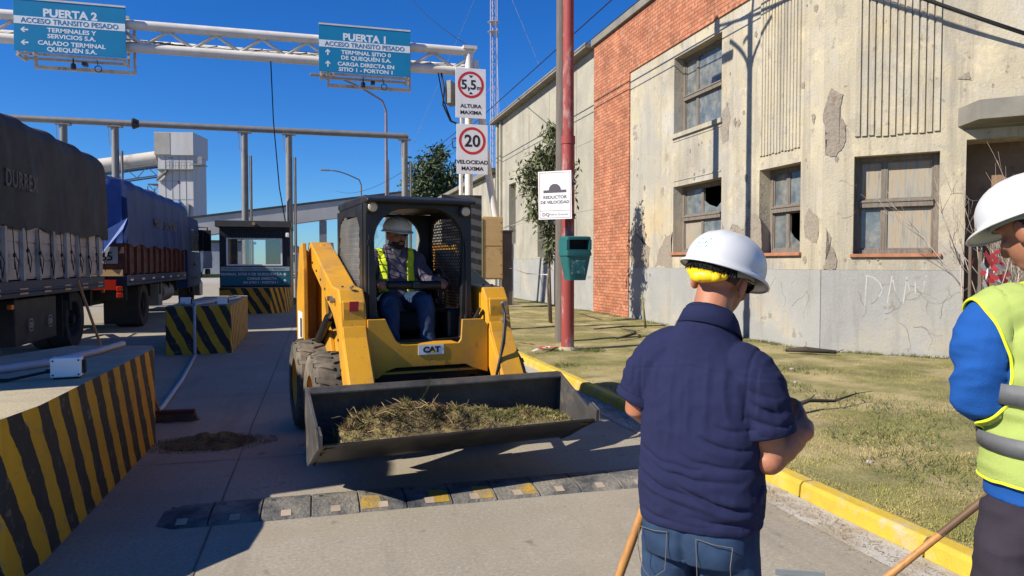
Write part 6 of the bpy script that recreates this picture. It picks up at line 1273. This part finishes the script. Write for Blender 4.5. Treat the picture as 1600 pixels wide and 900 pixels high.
def polo(c,n_):
    d=.0035*noise.noise(Vector((c.x*9,c.y*9,c.z*7)))+.0012*noise.noise(c*45)+.0018*(1-3*abs(noise.noise(Vector((c.x*11+c.z*6,c.y*9,c.z*16-c.x*7))))); x,z=c.x,c.z
    if n_.y<.35:
        bk=min(1,(.35-n_.y)/.5)
        for x0,z0,x1,z1,bw,dp in CR:
            t=(x-x0)/(x1-x0)
            if -.1<t<1.1:
                zc=z0+(z1-z0)*t+bw*4*t*(1-t)+.006*noise.noise(Vector((x*18,z0*9,1))); e=math.sin(math.pi*min(1,max(0,(t+.1)/1.2)))**.7; q=z-zc
                d+=bk*dp*e*(.45+.8*max(0,noise.noise(Vector((x*7,z0*30,4)))+.35))*(-.0125*math.exp(-(q/.0050)**2)+.0085*math.exp(-((q+.020)/.014)**2)+.004*math.exp(-((q-.018)/.012)**2))
        for x0,z0,x1,z1,dp in CV:
            t=(z-z0)/(z1-z0)
            if -.1<t<1.1:
                q=x-(x0+(x1-x0)*t)-.008*noise.noise(Vector((z*9,x0*20,2))); e=math.sin(math.pi*min(1,max(0,(t+.1)/1.2)))**.7
                d+=bk*dp*e*(.35+.65*max(0,noise.noise(Vector((z*6,x0*30,7)))+.4))*(.0055*math.exp(-(q/.008)**2)-.0035*math.exp(-((q-.020)/.014)**2))
    if abs(x)>.19 and z<1.25: d+=.006*(1-2.2*abs(noise.noise(Vector((x*3,c.y*5,z*17-abs(x)*8)))))
    d-=.0035*math.exp(-((abs(x)-.163+(1.2-z)*.05)/.0045)**2)*(1.10<z<1.30)+.002*math.exp(-((z-.790)/.004)**2)+.0022*math.exp(-((z-1.245+.12*abs(x))/.004)**2)*(n_.y<0)
    if z<.79: d+=.006*noise.noise(Vector((x*14,c.y*14,1)))
    return d
displace(sh,polo)
M_navy=mat('navy pique cotton',(.015,.019,.066),.85,.14,3,bump=.5,bscale=420,fine=.15,fscale=300,spec=.25)
polo_o=mobj('polo_shirt',sh,M_navy,p1)
w=MB()                                                             # collar and cuffs
col_o=[(0.010,.034,1.352,.080,.080),(.013,.040,1.398,.074,.077),(.014,.041,1.403,.071,.074),(.013,.038,1.385,.082,.085),(.010,.034,1.338,.099,.100)]
w.loft([ring((a,b,c),rx,ry,40,2,-.06,-.42) for a,b,c,rx,ry in col_o],True,False); w.build('collar',M_navy,polo_o,smooth=True,solid=.003)
def cuff(a,b,r,m,par,name='cuff'):
    a,b=Vector(a),Vector(b); d=(b-a).normalized(); w=MB(); w.tube([tuple(a),tuple(a+d*.004),tuple(b-d*.004),tuple(b)],[r,r+.0035,r+.0035,r],28,cap=False); return w.build(name,m,par,smooth=True,solid=.004)
cuff((-.192,-.0165,1.133),(-.2025,-.0205,1.108),.0725,M_navy,polo_o); cuff((.186,.019,1.078),(.193,.020,1.048),.0805,M_navy,polo_o)
w=MB(); w.cbox((.256,.0,1.112),(.004,.012,.016),Matrix.Rotation(.5,3,'Y')); w.build('logo_tag',M_white,polo_o)
w=MB(); rs=[ring((0,0,.86),.172,.125,36),ring((0,.0,.80),.178,.130,36),ring((0,-.005,.72),.178,.135,36),ring((0,-.005,.66),.172,.125,36)]; w.loft(rs)
for s in (-1,1): limb(w,[(s*.088,-.004,.74),(s*.095,.0,.60),(s*.105,.025,.46),(s*.11,-.01,.25),(s*.112,-.02,.06)],[.096,.092,.072,.064,.060])
jm=remesh(w,.0065,4); displace(jm,lambda c,n_: .006*(ridged(Vector((c.x*5,c.y*5,c.z*9)),2)-.6)+.003*noise.noise(c*14)-.010*math.exp(-(c.x/.012)**2)*(n_.y<-.2)*(c.z<.80))
def denim(name,c): 
    m=mat(name,c,.8,.25,4,bump=.35,bscale=500,fine=.25,fscale=400,dirt=(c[0]*2.,c[1]*1.9,c[2]*1.7),dirt_amt=.42,dscale=5,dsharp=.35,spec=.2); return m
M_den=denim('dark blue denim',(.018,.038,.085))
jo=mobj('jeans',jm,M_den,p1)
M_stitch=mat('tan stitching',(.13,.115,.10),.8)
w=MB()
def yb(x,z): return -.138-.004*math.cos(x*9)
for sx in (-1,1):
    pk=[(sx*.045,.755),(sx*.145,.745),(sx*.142,.64),(sx*.095,.60),(sx*.05,.64)]
    for i in range(5):
        a,b=pk[i],pk[(i+1)%5]; 
        w.tube([(a[0],yb(*a)-.0+.02*(abs(a[0])>.12),a[1]),(((a[0]+b[0])/2),yb((a[0]+b[0])/2,0)+.006*(abs(a[0]+b[0])/2>.12),(a[1]+b[1])/2),(b[0],yb(*b)+.02*(abs(b[0])>.12),b[1])],.0012,4)
w.build('pocket_stitching',M_stitch,jo)
M_boot=mat('work boot leather',(.05,.035,.025),.6)
def boots(par,feet,m=M_boot):
    for x,y,z,a in feet:
        w=MB(TR(x,y,z)@RZ(a)); w.loft([ring((0,.05-.0*k,zz),rx,ry,20,2.6) for k,(zz,rx,ry) in enumerate(((0,.048,.135),(.03,.050,.137),(.055,.046,.125)))]); w.tube([(0,-.03,.04),(0,-.03,.14)],[.055,.05],16); w.build('boot',m,par,smooth=True,auto=50)
boots(p1,[(-.112,-.02,0,.15),(.112,-.02,0,-.15)])
# broom handle behind him (a thing of its own)
t=thing('broom','broom with orange wooden handle slanting down beside the legs of the navy shirted man','broom',(.88,2.30,0)); w=MB(); w.tube([(1.209,2.209,1.05),(.878,2.30,.08)],.0155,10,round_=True); w.build('handle',M_wood,t,world=True,smooth=True); w=MB(); w.cbox((.87,2.30,.05),(.34,.06,.06),Matrix.Rotation(.4,3,'Z')); w.build('head',M_dark,t,world=True,bevel=.01)
# ---------------------------------------------------------------- man in the hi-vis vest
r0,w0=1.505,1.95; fx,fy=math.sin(YAW),math.cos(YAW)
p2=thing('person','man in lime safety vest over blue sweatshirt with white helmet at the right edge','person',(fx*w0+fy*r0,fy*w0-fx*r0,0),R(-22))
Hd=TR(-.022,.075,1.652)@RZ(R(24))@RX(R(-24))@RY(R(-5))
w=MB(); head(w,Hd,.98); w.tube([(.01,-.01,1.42),(.02,.02,1.50),tuple(Hd@Vector((0,-.02,-.03)))],[.08,.064,.058],20); w.loft([ring((0,0,.93),.12,.09),ring((0,0,1.2),.13,.09),ring((0,0,1.38),.13,.08)])
Lwr=(-.06,.20,1.17); Rwr=(.15,.27,1.12); limb(w,[(-.18,0,1.38),(-.20,-.0,1.15),Lwr],[.055,.045,.031]); limb(w,[(.20,0,1.38),(.27,-.02,1.13),Rwr],[.055,.045,.031]); hand(w,Lwr,(.6,.7,.1),(.2,.3,-.9),1.05,.9,-1); hand(w,Rwr,(-.5,.8,-.2),(0,.1,-1),1.05,.9,1)
mobj('body',remesh(w,.0056,3),M_skind,p2)
hm=MB(Hd); rings=[]
for i in range(10):
    t_=i/9; z=.075-.115*t_; q=1.10-.06*t_**3
    rings.append([(.0765*q*math.cos(a)*math.sqrt(max(.05,1-((z-.035)/.105)**2)),-.012+.098*q*math.sin(a)*math.sqrt(max(.05,1-((z-.035)/.105)**2)),z) for a in np.linspace(math.pi+.02,2*math.pi-.02,28)])
hm.loft(rings,close=False,cap=False); ho=hm.build('hair',M_hair,p2,smooth=True,solid=.004)
helmet(p2,Hd@RX(R(5))@TR(0,0,.006),M_helm,M_black,1.0)
w=MB(); w.loft([ring((0,0,.895),.160,.138,40),ring((0,0,.95),.164,.140,40),ring((0,0,1.1),.168,.135,40),ring((0,0,1.25),.188,.135,40),ring((0,0,1.36),.200,.125,40,2.3),ring((0,.0,1.43),.15,.10,40,2.1),ring((.01,.0,1.49),.09,.08,40,2),ring((.012,.004,1.525),.076,.074,40,2)])
limb(w,[(-.12,0,1.41),(-.182,0,1.375),(-.205,-.004,1.165),(-.10,.16,1.165)],[.085,.084,.066,.055]); limb(w,[(.12,0,1.41),(.195,0,1.375),(.268,-.02,1.14),(.17,.20,1.125)],[.085,.092,.085,.058])
sm=remesh(w,.0066,4)
def swt(c,n_):
    d=.004*noise.noise(c*8)
    if abs(c.x)>.17: d+=.007*(1-2.4*abs(noise.noise(Vector((c.x*3,c.y*5,c.z*13+c.y*9)))))*max(.2,min(1,(1.36-c.z)/.1))+.004*(1-2*abs(noise.noise(Vector((c.x*8,c.y*8,c.z*22)))))
    else: d+=.006*(ridged(Vector((c.x*4,c.y*3,c.z*12)),2)-.6)
    return d
displace(sm,swt); M_royal=mat('royal blue sweatshirt',(.010,.075,.30),.85,.12,3,bump=.3,bscale=250,spec=.2); so_=mobj('sweatshirt',sm,M_royal,p2)
w=MB(); w.loft([ring((.012,.004,1.505),.084,.082,40,2),ring((.014,.008,1.53),.080,.079,40,2),ring((.014,.008,1.535),.075,.074,40,2)],True,False); w.build('collar',M_royal,so_,smooth=True,solid=.003)
# vest: the sweatshirt surface pushed outwards, armholes cut
vm=sm.copy(); displace(vm,lambda c,n_: .010+.005*max(0,min(1,(1.12-c.z)/.15))+.004*noise.noise(c*7))
bm=bmesh.new(); bm.from_mesh(vm)
def arm_out(c): return c.z>1.09 and abs(c.x)>np.interp(c.z,[1.09,1.17,1.28,1.38,1.44,1.6],[.215,.165,.165,.200,.225,.235])
kill=[f for f,c in [(f,f.calc_center_median()) for f in bm.faces] if arm_out(c) or c.z<.95 or (c.z>1.43 and math.hypot(c.x-.01,c.y)<.098) or (abs(c.x)<.012 and c.y>.05) or (c.y>.02 and 1.05<c.z<1.28 and abs(c.x)>.09) or c.y>.17]
bmesh.ops.delete(bm,geom=kill,context='FACES'); 

bv=[v for v in bm.verts if v.is_boundary]
for _ in range(14):
    nw={}
    for v in bv:
        nb=[e.other_vert(v).co for e in v.link_edges if e.is_boundary]
        if len(nb)==2: nw[v]=v.co*.4+(nb[0]+nb[1])*.3
    for v,c in nw.items(): v.co=c
bounds=[(e.verts[0].co.copy(),e.verts[1].co.copy()) for e in bm.edges if e.is_boundary]
bm.to_mesh(vm); bm.free()
M_lime=mat('lime mesh fabric',(.42,.52,.14),.8,.10,3,bump=.5,bscale=600,fine=.14,fscale=350,spec=.2); M_sil=mat('grey reflective band',(.105,.108,.115),.5,.1,30,bump=.2,bscale=500); M_pip=mat('bright yellow piping',(.72,.80,.03),.6)
for p in vm.polygons: pass
vo=mobj('safety_vest',vm,[M_lime],p2); md=vo.modifiers.new('t','SOLIDIFY'); md.thickness=.002
def band(z0,z1,sl=.0):
    n_=90; w=MB(); top=[];bot=[]
    src=[v.co for v in vm.vertices]; arr=np.array([tuple(c) for c in src])
    for zz,L in ((z0,bot),(z1,top)):
        for k in range(n_+1):
            a=2*math.pi*k/n_; zt=zz
            m_=arr[np.abs(arr[:,2]-zt)<.012]; an=np.arctan2(m_[:,1],m_[:,0]); df=np.abs((an-a+np.pi)%(2*np.pi)-np.pi); i_=df.argmin(); r_=float(np.median(np.hypot(m_[np.argsort(df)[:6],0],m_[np.argsort(df)[:6],1])))+.009
            L.append((r_*math.cos(a),r_*math.sin(a),zt))
    w.add(bot+top,[(k,k+1,n_+1+k+1,n_+1+k) for k in range(n_)]); return w.build('reflective_band',M_sil,vo,smooth=True,solid=.0015)
band(1.172,1.228); band(1.035,1.083)
w=MB(); [w.tube([tuple(a),tuple(b)],.0042,6,cap=False) for a,b in bounds if (a-b).length>1e-5]; w.build('piping',M_pip,vo)
w=MB(); w.loft([ring((0,0,.93),.152,.125,36),ring((0,0,.84),.160,.135,36),ring((0,0,.76),.160,.13,36)])
for s in (-1,1): limb(w,[(s*.095,0,.82),(s*.10,.0,.66),(s*.11,.025,.50),(s*.115,-.01,.27),(s*.118,-.02,.07)],[.102,.098,.080,.070,.066])
jm=remesh(w,.007,4); displace(jm,lambda c,n_: .010*(ridged(Vector((c.x*5,c.y*5,c.z*8)),2)-.6)-.008*math.exp(-(c.x/.012)**2)*(n_.y<-.2))
mobj('trousers',jm,mat('dark trousers cloth',(.030,.025,.036),.85,.2,4,bump=.3,bscale=300,spec=.2),p2); boots(p2,[(-.118,-.02,0,.1),(.118,-.02,0,-.1)])
t=thing('shovel','shovel with orange wooden handle and flat grey blade resting on the gutter','shovel',(2.45,2.75,0)); w=MB(); w.tube([(2.50,2.70,.05),(2.75,2.58,.32)],.017,10,round_=True); w.build('handle',M_wood,t,world=True,smooth=True); w=MB(); w.tube([(2.74,2.585,.31),(3.05,2.44,.64),(3.15,2.40,.74)],.0175,10,round_=True); w.build('grip',mat('worn dark grip',(.11,.06,.03),.6),t,world=True,smooth=True)
w=MB(TR(2.40,2.73,.018)@RZ(R(155))@RX(0)); w.prism([(-.06,.045),(.10,.12),(.30,.125),(.33,.10),(.33,-.10),(.30,-.125),(.10,-.12),(-.06,-.045)],.0,.006,'z'); w.box(.10,.33,.115,.124,.0061,.035); w.box(.10,.33,-.124,-.115,.0061,.035); w.tube([(-.12,0,.02),(.06,0,.012)],[.022,.016],10); w.build('blade',mat('dull grey blade steel',(.24,.26,.27),.5,.2,6,metal=.4),t,world=True,bevel=.002)
# ---------------------------------------------------------------- loader operator, seated
c8,s8=math.cos(R(8)),math.sin(R(8)); ox,oy=-.09,.40
p3=thing('person','bearded operator in white helmet, sunglasses and yellow vest seated in the loader cab','person',(.80+c8*ox-s8*oy,6.03+s8*ox+c8*oy,1.13),R(188))
Hd=TR(-.01,.07,.672)@RZ(R(14))@RX(R(-4))
w=MB(); head(w,Hd); w.tube([(0,.0,.50),(0,.03,.57),tuple(Hd@Vector((0,-.015,-.03)))],[.085,.064,.058],18); w.loft([ring((0,.0,.05),.15,.11),ring((0,0,.3),.15,.10),ring((0,0,.48),.13,.08)])
Rw,Lw=(.245,.40,.285),(-.30,.40,.285); limb(w,[(.20,.0,.475),(.275,.12,.235),Rw],[.052,.043,.03]); limb(w,[(-.20,.0,.475),(-.30,.12,.235),Lw],[.052,.043,.03])
hand(w,Rw,(-.1,.9,-.15),(-.3,0,-1),1.,.85,1); hand(w,Lw,(-.1,.9,-.15),(.3,0,-1),1.,.85,-1)
mobj('body',remesh(w,.006,3),M_skind,p3)
w=MB(Hd); w2=MB()
w.ell((0,.050,-.086),(.047,.044,.040),None,18,12); w.ell((0,.035,-.068),(.062,.055,.036),None,18,12); w.tube([(-.030,.092,-.060),(-.012,.104,-.049),(.012,.104,-.049),(.030,.092,-.060)],[.006,.008,.008,.006],8,round_=True)
mobj('beard',remesh(w,.006,2),mat('dark beard',(.022,.016,.012),.85,.4,60,bump=.5,bscale=300),p3)
helmet(p3,Hd@TR(0,0,.01),mat('dusty white helmet',(.66,.65,.62),.4,.06,3),None,1.0); glasses(p3,Hd)
w=MB(); w.loft([ring((0,.03,.0),.19,.15,40),ring((0,.02,.08),.200,.155,40),ring((0,.01,.2),.195,.145,40),ring((0,.0,.34),.200,.135,40),ring((0,0,.44),.195,.12,40,2.3),ring((0,0,.51),.14,.095,40,2.1),ring((0,.005,.555),.09,.08,40,2),ring((0,.01,.58),.075,.075,40,2)])
limb(w,[(.12,0,.49),(.195,.0,.465),(.275,.12,.240),(.255,.31,.278)],[.075,.080,.066,.047]); limb(w,[(-.12,0,.49),(-.195,0,.465),(-.30,.12,.240),(-.30,.31,.278)],[.075,.080,.066,.047])
sm=remesh(w,.0075,4); displace(sm,lambda c,n_: .013*(ridged(Vector((c.x*5,c.y*4,c.z*8)),2)-.6)+.004*noise.noise(c*14))
so3=mobj('work_shirt',sm.copy(),mat('purple grey work shirt',(.075,.060,.10),.85,.35,6,dirt=(.13,.12,.15),dirt_amt=.42,dscale=9,dsharp=.3),p3)
w=MB(); w.loft([ring((0,.012,.545),.086,.084,32,2),ring((0,.012,.59),.082,.08,32,2),ring((0,.012,.585),.092,.09,32,2),ring((0,.012,.55),.1,.096,32,2)],True,False); w.build('collar',mat('shirt collar cloth',(.085,.07,.11),.85),so3,smooth=True,solid=.003)
w=MB(); w.prism([(-.006,.44),(.006,.44),(.045,.55),(-.045,.55)],.085,.108,'y'); w.build('undershirt',mat('grey undershirt',(.22,.22,.22),.9),so3,bevel=.01)
bm=bmesh.new(); bm.from_mesh(sm); bm.normal_update()
def isv(c): 
    a=abs(c.x)
    return a<.205 and .03<c.z<.55 and (c.y<.0 or (.085+.25*max(0,c.z-.42)<a<.158 )) and not (a>.15 and c.z>.30 and c.y>-.0 and c.z<.44)
bmesh.ops.delete(bm,geom=[f for f in bm.faces if not isv(f.calc_center_median())],context='FACES')
for v in bm.verts: v.co+=v.normal*.007
bm.to_mesh(sm); bm.free(); vv=mobj('safety_vest',sm,mat('fluorescent yellow vest',(.62,.72,.02),.7,.1,4),p3); vv.modifiers.new('t','SOLIDIFY').thickness=.003
w=MB()
for s in (-1,1): limb(w,[(s*.10,.05,.08),(s*.155,.46,.105),(s*.150,.55,-.20),(s*.145,.57,-.26)],[.098,.082,.062,.058])
w.loft([ring((0,.03,.17),.17,.13,32),ring((0,.03,.02),.185,.15,32)])
jm=remesh(w,.0075,4); displace(jm,lambda c,n_: .008*(ridged(Vector((c.x*6,c.y*6,c.z*8)),2)-.6)); mobj('jeans',jm,denim('faded blue denim',(.018,.038,.085)),p3)
boots(p3,[(.145,.59,-.345,0),(-.145,.59,-.345,0)])
# ---------------------------------------------------------------- far pedestrian
p4=thing('person','distant man in black walking on the sunlit yard left of the kiosk','person',(-13.0,88,0)); w=MB()
w.loft([ring((0,0,.85),.20,.13,14),ring((0,0,1.2),.22,.14,14),ring((0,0,1.45),.20,.12,14),ring((0,0,1.52),.08,.08,14)]); limb(w,[(.22,0,1.42),(.28,.02,1.12),(.27,.12,.88)],[.07,.055,.045],8); limb(w,[(-.22,0,1.42),(-.28,.02,1.12),(-.27,.12,.88)],[.07,.055,.045],8)
for s in (-1,1): limb(w,[(s*.1,0,.9),(s*.12,.05*s,.48),(s*.13,-.1*s,.05)],[.11,.08,.06],8)
w.ell((0,.0,1.66),(.085,.10,.125)); w.tube([(0,0,1.48),(0,0,1.6)],.06,8); m_=remesh(w,.02,2); mobj('body',m_,mat('dark clothes',(.03,.03,.032),.8),p4)

for o in list(COL.objects):
    if o.type=='MESH' and o.name.split('.')[0] in ('plinth','side_post','mudflap','lashing_rope','reflector','bolt','pin','hose_coupling','grab_rail','leg','marker_lamp','tail_lamp','window_sill','antenna_ring','screw','triangle','wear_strip','yellow_panel','guy_wire','post','window','crack','footing','pocket_stitching','camera','stalk') and (o.parent is not None) and not (o.name.startswith('window') and o.parent.name.startswith('building')): split_loose(o)
